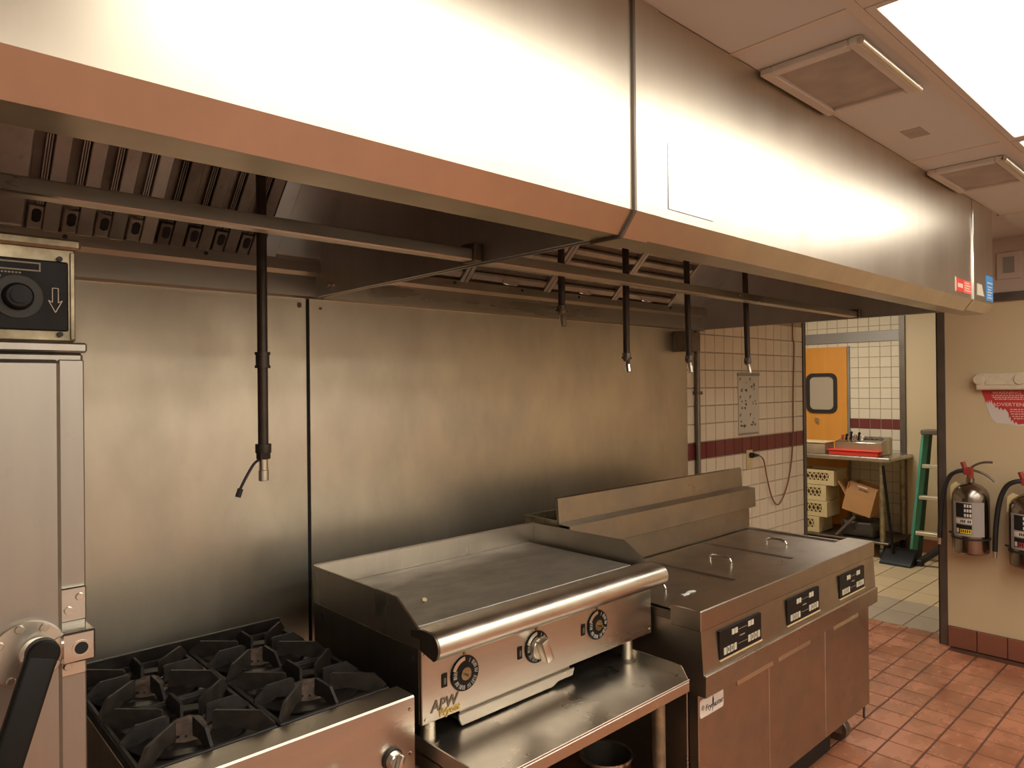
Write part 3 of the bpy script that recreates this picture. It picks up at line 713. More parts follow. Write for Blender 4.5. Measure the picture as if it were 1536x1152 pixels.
def grate(bx0, by0, fr, sd):
    hw, hd = 0.1445, 0.1530
    g = thing('burner_grate', f'black cast iron burner grate, {fr} one next to the {sd}', 'grate', (bx0, by0, 0.884), 'burner grates on the range')
    bm = nb(); z0, z1 = 0.8845, 0.902
    for a in ((-hw, hw, -hd, -hd+0.012), (-hw, hw, hd-0.012, hd), (-hw, -hw+0.012, -hd+0.012, hd-0.012), (hw-0.012, hw, -hd+0.012, hd-0.012)):
        box(bm, bx0+a[0], bx0+a[1], by0+a[2], by0+a[3], z0, z1, 0.002)
    part('frame', bm, 'iron', g)
    bm = nb(); lathe(bm, [(0.098, 0.0), (0.128, 0.003), (0.128, 0.008), (0.098, 0.006), (0.098, 0.0)], (bx0, by0, z0+0.001), 28)
    part('bowl_ring', bm, 'pan', g)
    for k in range(8):
        a = k*PI/4
        c_, s = math.cos(a), math.sin(a)
        R = min(hw/abs(c_) if abs(c_) > 1e-6 else 9, hd/abs(s) if abs(s) > 1e-6 else 9) - 0.004
        r0 = 0.040 if k % 2 == 0 else 0.058
        bm = nb()
        poly = [(r0, 0.006), (r0, 0.046), (r0+0.006, 0.050), (R-0.032, 0.050), (R, 0.022), (R, 0.0), (R-0.02, 0.0), (r0+0.045, 0.014)]
        prism(bm, poly, -0.0034, 0.0034, 'y')
        bmesh.ops.transform(bm, matrix=Matrix.Translation((bx0, by0, z0)) @ Matrix.Rotation(a, 4, 'Z'), verts=bm.verts)
        part('fin', bm, 'iron_edge' if k % 2 else 'iron', g)
for q in BC: grate(*q)

# ================================================================== EQUIPMENT STAND
sd_ = thing('equipment_stand', 'low steel stand shelf carrying the griddle', 'stand', (1.47, -0.66, 0.0))
SZ = 0.736; SX0, SX1, SY0, SY1 = 1.036, 1.905, -1.070, -0.20
part('shelf_top', box(nb(), SX0, SX1, SY0, SY1, SZ-0.006, SZ, 0.001), 'steel', sd_)
part('front_lip', box(nb(), SX0, SX1, SY0, SY0+0.012, SZ-0.040, SZ-0.0055, 0.003), 'steel_x', sd_)
for xa, xb in ((SX0, SX0+0.004), (SX1-0.004, SX1)):
    bm = nb(); prism(bm, [(SY0+0.004, SZ-0.004), (SY0+0.030, SZ+0.036), (SY1, SZ+0.036), (SY1, SZ-0.040), (SY0+0.004, SZ-0.040)], xa, xb)
    part('side_upstand', bm, 'steel', sd_)
part('back_upstand', box(nb(), SX0+0.004, SX1-0.004, SY1-0.004, SY1, SZ-0.03, SZ+0.036), 'steel', sd_)
for lx_ in (SX0+0.05, SX1-0.055):
    for ly_ in (SY0+0.08, SY1-0.06):
        l = part('leg', cyl(nb(), (lx_, ly_, 0.0), (lx_, ly_, SZ-0.0065), 0.0205, seg=20), 'aged', sd_, 'stained round stand leg')
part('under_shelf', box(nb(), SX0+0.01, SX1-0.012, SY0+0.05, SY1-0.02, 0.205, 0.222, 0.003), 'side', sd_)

# ================================================================== GRIDDLE
GX0, GX1, GY = 1.035, 2.000, -0.856
gr = thing('countertop_griddle', 'steel countertop griddle with round dials and rounded front rail', 'griddle', (1.517, -0.57, SZ))
part('front_panel', box(nb(), GX0, GX1, GY, GY+0.012, 0.805, 0.995, 0.002), 'steel_x', gr, 'brushed steel dial panel')
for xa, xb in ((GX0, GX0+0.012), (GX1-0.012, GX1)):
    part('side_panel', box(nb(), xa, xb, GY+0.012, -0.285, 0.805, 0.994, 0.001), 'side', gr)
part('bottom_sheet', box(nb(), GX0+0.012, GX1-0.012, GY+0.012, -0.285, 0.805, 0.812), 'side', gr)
for xa, xb in ((GX0, GX0+0.006), (GX1-0.006, GX1)):
    bm = nb(); prism(bm, [(-0.278, 0.994), (-0.278, 1.107), (-0.743, 1.107), (-0.853, 1.040), (-0.868, 1.034), (-0.868, 0.9955)], xa, xb)
    part('side_splash', bm, 'steel', gr)
part('back_splash', box(nb(), GX0+0.006, GX1-0.006, -0.286, -0.278, 0.994, 1.107, 0.001), 'steel', gr)
part('splash_rim', cyl(nb(), (GX0+0.001, -0.280, 1.107), (GX1-0.001, -0.280, 1.107), 0.004, seg=10), 'steel_x', gr)
part('plate', box(nb(), GX0+0.030, GX1-0.037, -0.800, -0.287, 1.016, 1.036, 0.002), 'plate', gr, 'scraped grey cooking plate')
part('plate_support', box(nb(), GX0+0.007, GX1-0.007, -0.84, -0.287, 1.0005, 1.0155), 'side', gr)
bm = nb()
prof = [(-0.812, 1.022), (-0.812, 1.038), (-0.860, 1.048)]
for k in range(9):
    a = PI/2+PI*0.86*k/8
    prof.append((-0.893+0.035*math.cos(a), 1.013+0.035*math.sin(a)))
prof += [(-0.880, 0.988), (-0.850, 0.9955), (-0.850, 1.022)]
prism(bm, prof, GX0+0.0065, GX1-0.0065)
part('rounded_rail', bm, 'satin', gr, 'smooth rounded front rail')
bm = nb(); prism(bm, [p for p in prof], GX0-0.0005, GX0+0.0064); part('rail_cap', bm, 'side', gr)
bm = nb(); prism(bm, [p for p in prof], GX1-0.0064, GX1+0.0005); part('rail_cap', bm, 'satin', gr)
for i, dx in enumerate((1.173, 1.442, 1.713)):
    dz = 0.901
    dl = part('dial', cyl(nb(), (dx, GY, dz), (dx, GY-0.006, dz), 0.047, 0.045, seg=48, bev=0.001), 'black', gr, 'black numbered temperature dial')
    bm = nb()
    for k in range(15):
        a = -PI*1.12+k*PI*1.24/14*1.15 + 0.1
        c_, s = math.cos(a), math.sin(a)
        for off in (-0.0032, 0.0010, 0.0040):
            p = Vector((dx+0.030*c_-off*s, GY-0.0064, dz+0.030*s+off*c_)); q = Vector((dx+0.041*c_-off*s, GY-0.0064, dz+0.041*s+off*c_))
            if (k+int(off*1000)) % 4 != 3: bar(bm, p, q, 0.0012, 0.0008)
    part('dial_marks', bm, 'white_ink', dl)
    bm = nb(); P = [(dx+0.046*math.cos(a), dz+0.046*math.sin(a)) for a in [PI*0.52+PI*0.36*k/8 for k in range(9)]] + [(dx+0.036*math.cos(a), dz+0.036*math.sin(a)) for a in [PI*0.88-PI*0.36*k/8 for k in range(9)]]
    prism(bm, P, GY-0.0072, GY-0.0058, 'y'); part('dial_arc', bm, 'satin', dl)
    bm = nb(); cyl(bm, (dx, GY-0.003, dz+0.052), (dx, GY-0.004, dz+0.052), 0.004, seg=10); box(bm, dx-0.002, dx+0.002, GY-0.0015, GY-0.0001, dz+0.047, dz+0.055)
    part('dial_pointer', bm, 'brass', gr)
    if i == 1:
        bm = nb(); cyl(bm, (dx, GY-0.006, dz), (dx, GY-0.022, dz), 0.033, 0.031, seg=32, bev=0.002)
        box(bm, -0.014, 0.014, -0.030, 0, -0.034, 0.034, 0.004, 2, Matrix.Translation((dx, GY-0.02, dz)) @ Matrix.Rotation(-0.35, 4, 'Y'))
        part('knob', bm, 'satin', dl, 'satin metal control knob')
    else:
        bm = nb(); cyl(bm, (dx, GY-0.006, dz), (dx, GY-0.009, dz), 0.017, seg=20); cyl(bm, (dx, GY-0.009, dz), (dx, GY-0.022, dz), 0.005, seg=12); box(bm, dx+0.006, dx+0.013, GY-0.012, GY-0.008, dz-0.008, dz-0.002)
        part('bare_spindle', bm, 'brass', dl, 'bare brass spindle with the knob missing')
    bm = nb(); box(bm, dx-0.076, dx-0.058, GY-0.0025, GY-0.0002, dz-0.018, dz+0.018, 0.001)
    sg = part('sight_hole', bm, 'black', gr)
    part('hole_glint', box(nb(), dx-0.070, dx-0.063, GY-0.003, GY-0.0025, dz-0.010, dz+0.006), 'pipe_l', sg)
bdg = part('badge_letters', text_bm('APW', 0.040, (1.062, GY-0.0012, 0.8300), ROT_Y, 0.001, shear=0.2, bold=0.0006, sx=0.95), 'side', gr, 'raised APW maker badge')
part('badge_script', text_bm('Wyott', 0.026, (1.083, GY-0.0012, 0.8120), ROT_Y, 0.001, shear=0.3, bold=0.0006), 'gold', gr, 'gold Wyott script')
for px, pz in ((1.046, 0.983), (1.990, 0.820), (1.990, 0.985), (1.047, 0.817)): part('screw', cyl(nb(), (px, GY, pz), (px, GY-0.003, pz), 0.005, 0.004, seg=12), 'satin', gr)
part('screw', cyl(nb(), (GX0, -0.345, 0.965), (GX0-0.003, -0.345, 0.965), 0.008, seg=12), 'rubber', gr)
part('screw', cyl(nb(), (GX0, -0.815, 0.965), (GX0-0.003, -0.815, 0.965), 0.006, seg=12), 'rubber', gr)
bm = nb(); prism(bm, [(1.180, 0.763), (1.190, 0.742), (1.545, 0.742), (1.570, 0.752), (1.635, 0.752), (1.645, 0.776), (1.180, 0.776)], -0.822, -0.812, 'y', 0.002)
box(bm, 1.19, 1.63, -0.812, -0.40, 0.752, 0.800)
part('grease_drawer', bm, 'steel_x', gr, 'pull-out grease drawer lip')
for lx_, ly_ in ((1.083, -0.815), (1.888, -0.835), (1.083, -0.34), (1.888, -0.34)):
    bm = nb(); cyl(bm, (lx_, ly_, SZ+0.006), (lx_, ly_, 0.8045), 0.020, seg=20); cyl(bm, (lx_, ly_, SZ+0.004), (lx_, ly_, SZ+0.018), 0.016, seg=20)
    l = part('leg', bm, 'satin', gr)
    part('rubber_foot', cyl(nb(), (lx_, ly_, SZ+0.0002), (lx_, ly_, SZ+0.006), 0.030, seg=20), 'side', l)
bm = nb(); bmesh.ops.create_icosphere(bm, subdivisions=2, radius=0.008, matrix=Matrix.Translation((1.20, -0.640, 1.0425)) @ Matrix.Diagonal((1, 1.2, 0.8, 1)))
for v in bm.verts: v.co += Vector((random.uniform(-1, 1), random.uniform(-1, 1), random.uniform(-1, 1)))*0.0018
solo('food_crumb', bm, 'crumb', 'pale food crumb lying on the griddle plate', 'crumb')
# bucket under the shelf
bk = thing('bucket', 'dark grimy metal bucket under the griddle stand', 'bucket', (1.825, -0.800, 0.222))
BX, BYY = 1.800, -0.815
bm = nb(); lathe(bm, [(0, 0), (0.066, 0), (0.083, 0.22), (0.085, 0.222), (0.081, 0.222), (0.064, 0.006), (0, 0.006)], (BX, BYY, 0.223), 36)
part('shell', bm, 'side', bk)
bm = nb(); lathe(bm, [(0.081, 0.218), (0.0875, 0.216), (0.0875, 0.226), (0.081, 0.226), (0.081, 0.218)], (BX, BYY, 0.223), 36)
part('rim', bm, 'satin', bk)

# ================================================================== FRYER BANK
FX0, FX1, FY = 2.010, 3.465, -1.050
fr_ = thing('fryer_bank', 'bank of three steel deep fryers with keypad panels', 'fryer', (2.74, -0.66, 0.0))
part('cabinet', box(nb(), FX0+0.008, FX1-0.012, -0.985, -0.20, 0.13, 0.880, 0.003), 'fryer', fr_)
bm = nb(); box(bm, FX0-0.006, FX1+0.008, FY, -0.930, 0.852, 0.920, 0.003)
part('front_bar', bm, 'fryer', fr_, 'wide steel front ledge')
bm = nb(); prism(bm, [(-0.986, 0.851), (FY+0.004, 0.851), (FY-0.004, 0.712), (FY-0.014, 0.706), (FY-0.012, 0.640), (-0.986, 0.640)], FX0-0.002, FX1+0.004)
part('control_fascia', bm, 'fryer', fr_, 'brushed steel control fascia')
for i, (a, b) in enumerate(((2.022, 2.496), (2.500, 2.985), (2.989, 3.460))):
    d_ = part('door', box(nb(), a, b, -1.026, -0.987, 0.160, 0.637, 0.003), 'fryer', fr_, 'plain steel cabinet door')
    ha, hb = ((2.231, 2.491), (2.533, 2.803), (3.024, 3.286))[i]
    bm = nb(); prism(bm, [(-1.026, 0.634), (-1.046, 0.630), (-1.048, 0.612), (-1.044, 0.611), (-1.041, 0.625), (-1.026, 0.628)], ha, hb)
    part('door_handle', bm, 'satin', d_)
    pa, pb = ((2.106, 2.388), (2.590, 2.868), (3.070, 3.336))[i]
    p = part('keypad', box(nb(), pa, pb, FY-0.006, FY+0.006, 0.736, 0.832, 0.001), 'black', fr_, 'black fryer keypad with ivory buttons')
    W = pb-pa; yk = FY-0.0062
    for u, v in ((0.27, 0.70), (0.345, 0.70), (0.66, 0.72), (0.735, 0.72)):
        part('display_digit', box(nb(), pa+W*u, pa+W*(u+0.06), yk-0.002, yk, 0.736+0.096*v, 0.736+0.096*(v+0.19)), 'button', p)
    for q in range(4):
        for u0, dz in ((0.085, 0.12), (0.66, 0.16)):
            u = u0+0.078*q; bm = nb()
            if q in (1, 2): ring_plate(bm, pa+W*u, pa+W*(u+0.056), 0.736+0.096*dz, 0.736+0.096*(dz+0.24), 0.0042, yk-0.002, yk)
            else: box(bm, pa+W*u, pa+W*(u+0.056), yk-0.002, yk, 0.736+0.096*dz, 0.736+0.096*(dz+0.24))
            part('key', bm, 'button', p)
    bm = nb(); box(bm, pa+W*0.42, pa+W*0.64, yk-0.0008, yk, 0.736+0.096*0.78, 0.736+0.096*0.79); box(bm, pa+W*0.42, pa+W*0.64, yk-0.0008, yk, 0.736+0.096*0.27, 0.736+0.096*0.28)
    box(bm, pa+W*0.46, pa+W*0.58, yk-0.0008, yk, 0.736+0.096*0.52, 0.736+0.096*0.56)
    part('keypad_print', bm, 'dim_ink', p)
    part('keypad_edge', box(nb(), pa, pb+0.004, FY-0.008, FY-0.002, 0.731, 0.7358), 'ivory', p)
part('fascia_edge', box(nb(), FX0-0.001, FX1+0.003, FY-0.0155, FY-0.0045, 0.7065, 0.7125, 0.002), 'satin', fr_)
tag = part('maker_label', prism(nb(), [(2.099+p[0], 0.586+p[1]) for p in rrect(0.073, 0.031, 0.010)], -1.0285, -1.0262, 'y'), 'label', fr_, 'white maker label')
part('label_text', text_bm('Frymaster', 0.027, (2.058, -1.0292, 0.573), ROT_Y, 0.0004, shear=0.15), 'dark', tag)
bm = nb(); cyl(bm, (2.043, -1.0284, 0.588), (2.043, -1.0292, 0.588), 0.009, seg=16); part('label_emblem', bm, 'dim_ink', tag)
bm = nb(); prism(bm, [(2.098, 0.560), (2.103, 0.575), (2.101, 0.598), (2.106, 0.612), (2.110, 0.598), (2.106, 0.572)], -1.0293, -1.0284, 'y'); part('label_flame', bm, 'dark', tag)
# deck, lids
part('deck', box(nb(), FX0+0.010, FX1-0.014, -0.931, -0.42, 0.8805, 0.888, 0.001), 'fryer', fr_)
bm = nb(); box(bm, FX1-0.030, FX1-0.006, -0.931, -0.42, 0.880, 0.904, 0.003)
part('deck_rim', bm, 'fryer', fr_)
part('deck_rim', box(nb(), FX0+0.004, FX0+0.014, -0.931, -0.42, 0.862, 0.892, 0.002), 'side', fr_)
for i, (a, b) in enumerate(((2.030, 2.492), (2.502, 2.976), (2.986, 3.430))):
    bm = nb(); z = 0.8883
    box(bm, a, b, -0.915, -0.445, z, z+0.007, 0.001)
    box(bm, a, b, -0.917, -0.911, z, z+0.010, 0.001); box(bm, a, a+0.006, -0.911, -0.449, z, z+0.010, 0.001); box(bm, b-0.006, b, -0.911, -0.449, z, z+0.010, 0.001); box(bm, a, b, -0.449, -0.443, z, z+0.010, 0.001)
    l = part('lid', bm, 'fryer', fr_, 'flat steel fryer lid')
    hx = (2.178, 2.702, 3.180)[i]
    ya, yb = ((-0.790, -0.700), (-0.756, -0.656), (-0.766, -0.668))[i]
    bm = nb(); tube(bm, [(hx, ya, z+0.006), (hx, ya+0.001, z+0.022), (hx, ya+0.014, z+0.034), (hx, (ya+yb)/2, z+0.037), (hx, yb-0.014, z+0.034), (hx, yb-0.001, z+0.022), (hx, yb, z+0.006)], 0.0055, 10, 5)
    part('handle', bm, 'chrome', l, 'chrome loop handle')
bm = nb(); prism(bm, [(2.185, -0.865), (2.21, -0.870), (2.235, -0.860), (2.262, -0.866), (2.264, -0.855), (2.238, -0.848), (2.205, -0.858), (2.188, -0.852)], 0.8955, 0.8985, 'z')
solo('paper_scrap', bm, 'paper_white', 'small white paper scrap lying on the fryer lid', 'paper scrap')
# flue and back shelf
part('back_splash', box(nb(), FX0+0.012, FX1-0.012, -0.432, -0.420, 0.885, 1.018, 0.001), 'fryer', fr_)
bm = nb(); prism(bm, [(-0.462, 1.112), (-0.466, 1.016), (-0.458, 1.012), (-0.420, 1.016), (-0.420, 1.020), (-0.455, 1.020), (-0.455, 1.108), (-0.400, 1.112), (-0.400, 1.116)], FX0+0.010, FX1-0.006)
part('basket_ledge', bm, 'fryer', fr_, 'folded steel basket ledge')
bm = nb(); prism(bm, [(-0.398, 1.100), (-0.390, 1.212), (-0.380, 1.216), (-0.376, 1.210), (-0.386, 1.100)], FX0+0.018, FX1-0.018)
part('flue_deflector', bm, 'fryer', fr_, 'upright steel flue deflector')
bm = nb(); box(bm, FX0+0.014, FX1-0.014, -0.40, -0.390, 0.885, 1.10); box(bm, FX0+0.014, FX1-0.014, -0.212, -0.202, 0.885, 1.125)
box(bm, FX0+0.012, FX0+0.024, -0.385, -0.205, 0.885, 1.125); box(bm, FX1-0.026, FX1-0.014, -0.39, -0.212, 0.885, 1.125)
part('flue_box', bm, 'aged', fr_, 'greasy flue box')
part('flue_opening', box(nb(), FX0+0.024, FX1-0.026, -0.388, -0.213, 1.02, 1.03), 'dark', fr_)
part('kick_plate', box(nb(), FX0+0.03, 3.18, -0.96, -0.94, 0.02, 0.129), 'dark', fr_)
for cx0 in (2.10, 3.345):
    for cy0 in (-0.925, -0.30):
        bm = nb(); cyl(bm, (cx0-0.022, cy0, 0.052), (cx0+0.022, cy0, 0.052), 0.052, seg=24, bev=0.004)
        c = part('caster', bm, 'pipe_l', fr_)
        bm = nb(); box(bm, cx0-0.032, cx0-0.025, cy0-0.03, cy0+0.03, 0.04, 0.129); box(bm, cx0+0.025, cx0+0.032, cy0-0.03, cy0+0.03, 0.04, 0.129); cyl(bm, (cx0-0.034, cy0, 0.052), (cx0+0.034, cy0, 0.052), 0.012, seg=12)
        part('caster_fork', bm, 'satin', c)
bm = nb(); tube(bm, [(3.438, -1.008, 0.159), (3.440, -1.008, 0.14), (3.432, -1.010, 0.115), (3.434, -1.010, 0.095)], 0.005, 8)
part('hinge_pin', bm, 'rubber', fr_)

# ================================================================== ON THE TILED WALL
jb = thing('junction_box', 'grey metal box on the wall under the hood', 'box', (3.46, -0.05, 1.852), None)
part('case', box(nb(), 3.395, 3.538, -0.095, -0.009, 1.850, 1.958, 0.003), 'pipe_l', jb)
part('cover', box(nb(), 3.385, 3.400, -0.099, -0.009, 1.846, 1.962, 0.003), 'pipe_l', jb)
bm = nb(); cyl(bm, (3.612, -0.024, 0.92), (3.612, -0.024, 1.974), 0.016, seg=16)
cd = thing('conduit', 'grey vertical conduit pipe on the tiled wall edge', 'conduit', (3.612, -0.024, 0.92))
part('pipe', bm, 'pipe_l', cd)
for zz in (1.05, 1.60): part('strap', box(nb(), 3.585, 3.640, -0.043, -0.0075, zz, zz+0.02, 0.002), 'pipe_l', cd)
po = thing('instruction_poster', 'pale picture poster hung on the cream tiles', 'poster', (4.22, -0.011, 1.330))
part('sheet', box(nb(), 4.100, 4.352, -0.0125, -0.0078, 1.330, 1.722), 'paper', po)
part('top_clip', box(nb(), 4.092, 4.360, -0.022, -0.0078, 1.712, 1.732, 0.002), 'grey_band', po)
part('bottom_strip', box(nb(), 4.100, 4.352, -0.0135, -0.0125, 1.332, 1.345), 'grey_band', po)
bm = nb()
for r in range(3):
    for c in range(2):
        px, pz = 4.115+0.125*c, 1.605-0.115*r
        prism(bm, [(px, pz+0.095), (px+0.022, pz+0.095), (px, pz+0.07)], -0.0131, -0.0126, 'y')
        for k in range(5):
            qx, qz = px+0.015+random.random()*0.07, pz+0.012+random.random()*0.055; sz = 0.005+random.random()*0.008
            a = random.random()*3
            prism(bm, [(qx+sz*1.6*math.cos(a+i*2.1), qz+sz*math.sin(a+i*1.9)) for i in range(3)], -0.0131, -0.0126, 'y')
part('pictures', bm, 'grey_trim', po, kind='stuff')
ot = thing('wall_outlet', 'ivory wall outlet with a black plug', 'outlet', (4.232, -0.012, 1.108))
part('cover_plate', box(nb(), 4.195, 4.272, -0.014, -0.0075, 1.105, 1.232, 0.003), 'ivory', ot)
bm = nb(); box(bm, 4.215, 4.250, -0.016, -0.013, 1.115, 1.150, 0.002); box(bm, 4.215, 4.250, -0.016, -0.013, 1.180, 1.216, 0.002)
part('socket', bm, 'ivory', ot)
pc = thing('power_cord', 'brown power cord looping down the tiles to a black plug', 'cord', (4.6, -0.03, 0.83))
part('cable', tube(nb(), [(4.852, -0.016, 2.10), (4.848, -0.016, 1.98), (4.868, -0.016, 1.93), (4.852, -0.016, 1.70), (4.842, -0.016, 1.50), (4.838, -0.016, 1.30), (4.800, -0.018, 1.10), (4.720, -0.022, 0.94), (4.600, -0.026, 0.838), (4.500, -0.030, 0.885), (4.420, -0.034, 1.03), (4.375, -0.036, 1.15), (4.325, -0.036, 1.187), (4.29, -0.034, 1.195)], 0.0045, 8, 6), 'cord', pc)
bm = nb(); cyl(bm, (4.232, -0.017, 1.198), (4.232, -0.036, 1.198), 0.018, seg=16, bev=0.002); cyl(bm, (4.228, -0.034, 1.200), (4.298, -0.035, 1.194), 0.017, 0.008, seg=12)
part('plug', bm, 'rubber', pc)

# ================================================================== EXTINGUISHER WALL
def extinguisher(y, z0, label, with_sign):
    x = XR-0.108
    t = thing('fire_extinguisher', label, 'fire extinguisher', (x, y, z0), 'steel extinguishers on the cream wall')
    R = 0.098
    bm = nb(); lathe(bm, [(0, 0.006), (R*0.86, 0.0), (R*0.97, 0.010), (R, 0.03), (R, 0.325), (R*0.97, 0.355), (R*0.84, 0.385), (R*0.60, 0.408), (R*0.30, 0.420), (0.022, 0.425), (0.022, 0.450), (0, 0.450)], (x, y, z0), 40)
    part('tank', bm, 'chrome_tank', t, 'polished steel tank')
    bm = nb()
    # wrapped label
    def wrap(a0, a1, za, zb, rr, n=14):
        P0, P1 = [], []
        for k in range(n+1):
            a = a0+(a1-a0)*k/n
            c = (x-rr*math.cos(a), y-rr*math.sin(a))
            P0.append(b2.verts.new((c[0], c[1], z0+za))); P1.append(b2.verts.new((c[0], c[1], z0+zb)))
        for k in range(n): b2.faces.new((P0[k], P0[k+1], P1[k+1], P1[k]))
    lb = None
    specs = [('label', 'grey_label', [(-0.85, 1.0, 0.112, 0.315, R+0.0008)]),
             ('label_print', 'panel_black', [(-0.60, 0.30, 0.222, 0.308, R+0.0014), (-0.60, 0.30, 0.125, 0.180, R+0.0014)]),
             ('label_panel', 'label', [(-0.60, 0.30, 0.186, 0.214, R+0.0014)]),
             ('label_brand', 'yellow' if with_sign else 'red_sign', [(-0.33, 0.28, 0.128, 0.154, R+0.0020)]),
             ('label_letters', 'label', [(-0.56, -0.40, 0.130, 0.156, R+0.0022)] + [(-0.10+0.14*(k % 3), 0.0+0.14*(k % 3), 0.228+0.028*(k//3), 0.246+0.028*(k//3), R+0.0022) for k in range(9)] + [(-0.25+0.13*k, -0.17+0.13*k, 0.192, 0.208, R+0.0022) for k in range(0)])]
    for nm, mt, rs in specs:
        b2 = bmesh.new()
        for q in rs: wrap(*q)
        bmesh.ops.recalc_face_normals(b2, faces=b2.faces)
        for f in b2.faces:
            c = f.calc_center_median()
            if f.normal.dot(Vector((c.x-x, c.y-y, 0))) < 0: f.normal_flip()
        if lb is None: lb = part(nm, b2, mt, t, 'printed grey label')
        else: part(nm, b2, mt, lb)
    # letter strokes for the yellow brand word and the word panel
    b2 = bmesh.new()
    for k in range(5): wrap(-0.28+0.11*k, -0.22+0.11*k, 0.134, 0.150, R+0.0024, 3)
    for k in range(5): wrap(-0.30+0.10*k+(0.08 if k > 2 else 0), -0.235+0.10*k+(0.08 if k > 2 else 0), 0.192, 0.208, R+0.0020, 3)
    for f in b2.faces:
        c = f.calc_center_median()
        if f.normal.dot(Vector((c.x-x, c.y-y, 0))) < 0: f.normal_flip()
    part('label_strokes', b2, 'panel_black', lb)
    bm = nb(); cyl(bm, (x, y, z0+0.445), (x, y, z0+0.515), 0.018, seg=16); box(bm, x-0.02, x+0.02, y-0.014, y+0.034, z0+0.470, z0+0.512, 0.004); cyl(bm, (x, y+0.028, z0+0.508), (x, y+0.040, z0+0.545), 0.014, seg=12)
    part('valve', bm, 'red_valve', t, 'red valve')
    bm = nb(); tube(bm, [(x, y-0.005, z0+0.515), (x, y-0.04, z0+0.538), (x, y-0.075, z0+0.550), (x, y-0.115, z0+0.552)], 0.007, 8)
    part('top_lever', bm, 'pipe_l', t)
    bm = nb(); tube(bm, [(x, y-0.012, z0+0.500), (x, y-0.06, z0+0.485), (x, y-0.10, z0+0.462), (x, y-0.125, z0+0.438)], 0.007, 8)
    part('carry_handle', bm, 'pipe_l', t)
    bm = nb(); tube(bm, [(x, y+0.012, z0+0.492), (x-0.01, y+0.06, z0+0.488), (x-0.01, y+0.105, z0+0.455), (x-0.005, y+0.14, z0+0.37), (x, y+0.158, z0+0.25), (x, y+0.166, z0+0.13), (x, y+0.168, z0+0.065)], 0.0135, 12)
    h = part('hose', bm, 'rubber', t, 'black rubber hose')
    bm = nb(); cyl(bm, (x, y+0.168, z0+0.068), (x, y+0.170, z0+0.025), 0.012, 0.009, seg=12)
    part('hose_tip', bm, 'satin', h)
    bm = nb(); lathe(bm, [(R+0.0005, 0), (R+0.004, 0), (R+0.004, 0.012), (R+0.0005, 0.012), (R+0.0005, 0)], (x, y, z0+0.088), 40)
    box(bm, x+0.05, XR-0.0005, y+0.085, y+0.100, z0+0.085, z0+0.103, 0.002); cyl(bm, (x+0.03, y+0.125, z0+0.105), (x+0.03, y+0.09, z0+0.098), 0.006, seg=8)
    box(bm, x+R-0.004, XR-0.0005, y-0.02, y+0.02, z0+0.06, z0+0.34, 0.002)
    part('wall_bracket', bm, 'rubber', t, 'black strap bracket')
    bm = nb(); prism(bm, [(y+0.045, z0+0.30), (y+0.100, z0+0.31), (y+0.098, z0+0.40), (y+0.07, z0+0.425), (y+0.04, z0+0.41)], x-0.03, x-0.028)
    part('inspection_tag', bm, 'tag', t, 'yellowed inspection tag')
MT['chrome_tank'] = plain('polished_steel_tank', (150, 140, 130), 0.2, 1.0, 0.1, 6)
MT['grey_label'] = plain('grey_label', (158, 150, 142), 0.5)
MT['tag'] = plain('yellowed_tag', (208, 188, 138), 0.6)
extinguisher(-1.075, 0.628, 'steel fire extinguisher with yellow brand strip, next to the doorway', True)
extinguisher(-1.365, 0.590, 'steel fire extinguisher with red brand strip, further from the doorway', False)
wb = thing('wall_bar', 'cream plastered bar with round caps above the torn red sign', 'wall bar', (XR-0.03, -1.28, 1.610))
part('bar', box(nb(), XR-0.055, XR-0.0005, -1.55, -1.094, 1.610, 1.712, 0.006), 'tape', wb)
for yy in (-1.112, -1.318, -1.52): part('cap', cyl(nb(), (XR-0.055, yy, 1.672), (XR-0.066, yy, 1.672), 0.030, seg=24, bev=0.003), 'tape', wb)
bm = nb(); box(bm, XR-0.060, XR-0.0545, -1.29, -1.145, 1.640, 1.665, 0.002); box(bm, XR-0.0575, XR-0.0545, -1.50, -1.35, 1.638, 1.690, 0.002)
part('plaster_ridge', bm, 'tape', wb)
sg = thing('warning_sign', 'torn red WARNING sign peeling off the cream wall', 'sign', (XR-0.002, -1.32, 1.40))
ed = []
yy = -1.125
rag = [(-1.118, 1.612), (-1.122, 1.59), (-1.131, 1.56), (-1.134, 1.53), (-1.142, 1.50), (-1.150, 1.47), (-1.160, 1.44), (-1.19, 1.41), (-1.25, 1.405), (-1.30, 1.395), (-1.55, 1.395), (-1.55, 1.612)]
part('backing', prism(nb(), rag, XR-0.0020, XR-0.0004), 'sign_white', sg, 'pale torn backing')
red = [(-1.114, 1.608), (-1.118, 1.585), (-1.128, 1.560), (-1.136, 1.528), (-1.141, 1.545), (-1.147, 1.525), (-1.152, 1.548), (-1.160, 1.530), (-1.163, 1.552), (-1.172, 1.520), (-1.180, 1.515), (-1.186, 1.500), (-1.196, 1.508), (-1.203, 1.488), (-1.212, 1.502), (-1.222, 1.486),
       (-1.232, 1.498), (-1.245, 1.478), (-1.250, 1.470), (-1.252, 1.440), (-1.258, 1.452), (-1.263, 1.420), (-1.270, 1.432), (-1.278, 1.408), (-1.286, 1.420), (-1.296, 1.404), (-1.33, 1.41), (-1.37, 1.402), (-1.55, 1.402), (-1.55, 1.608)]
rp = part('red_face', prism(nb(), red, XR-0.0032, XR-0.0021), 'red_sign', sg, 'ragged red face')
MT['sign_print'] = plain('pink_print', (222, 178, 164), 0.6)
part('lettering', text_bm('WARNING', 0.024, (XR-0.0036, -1.168, 1.583), ROT_X, 0.0003, sx=1.25), 'sign_print', rp)
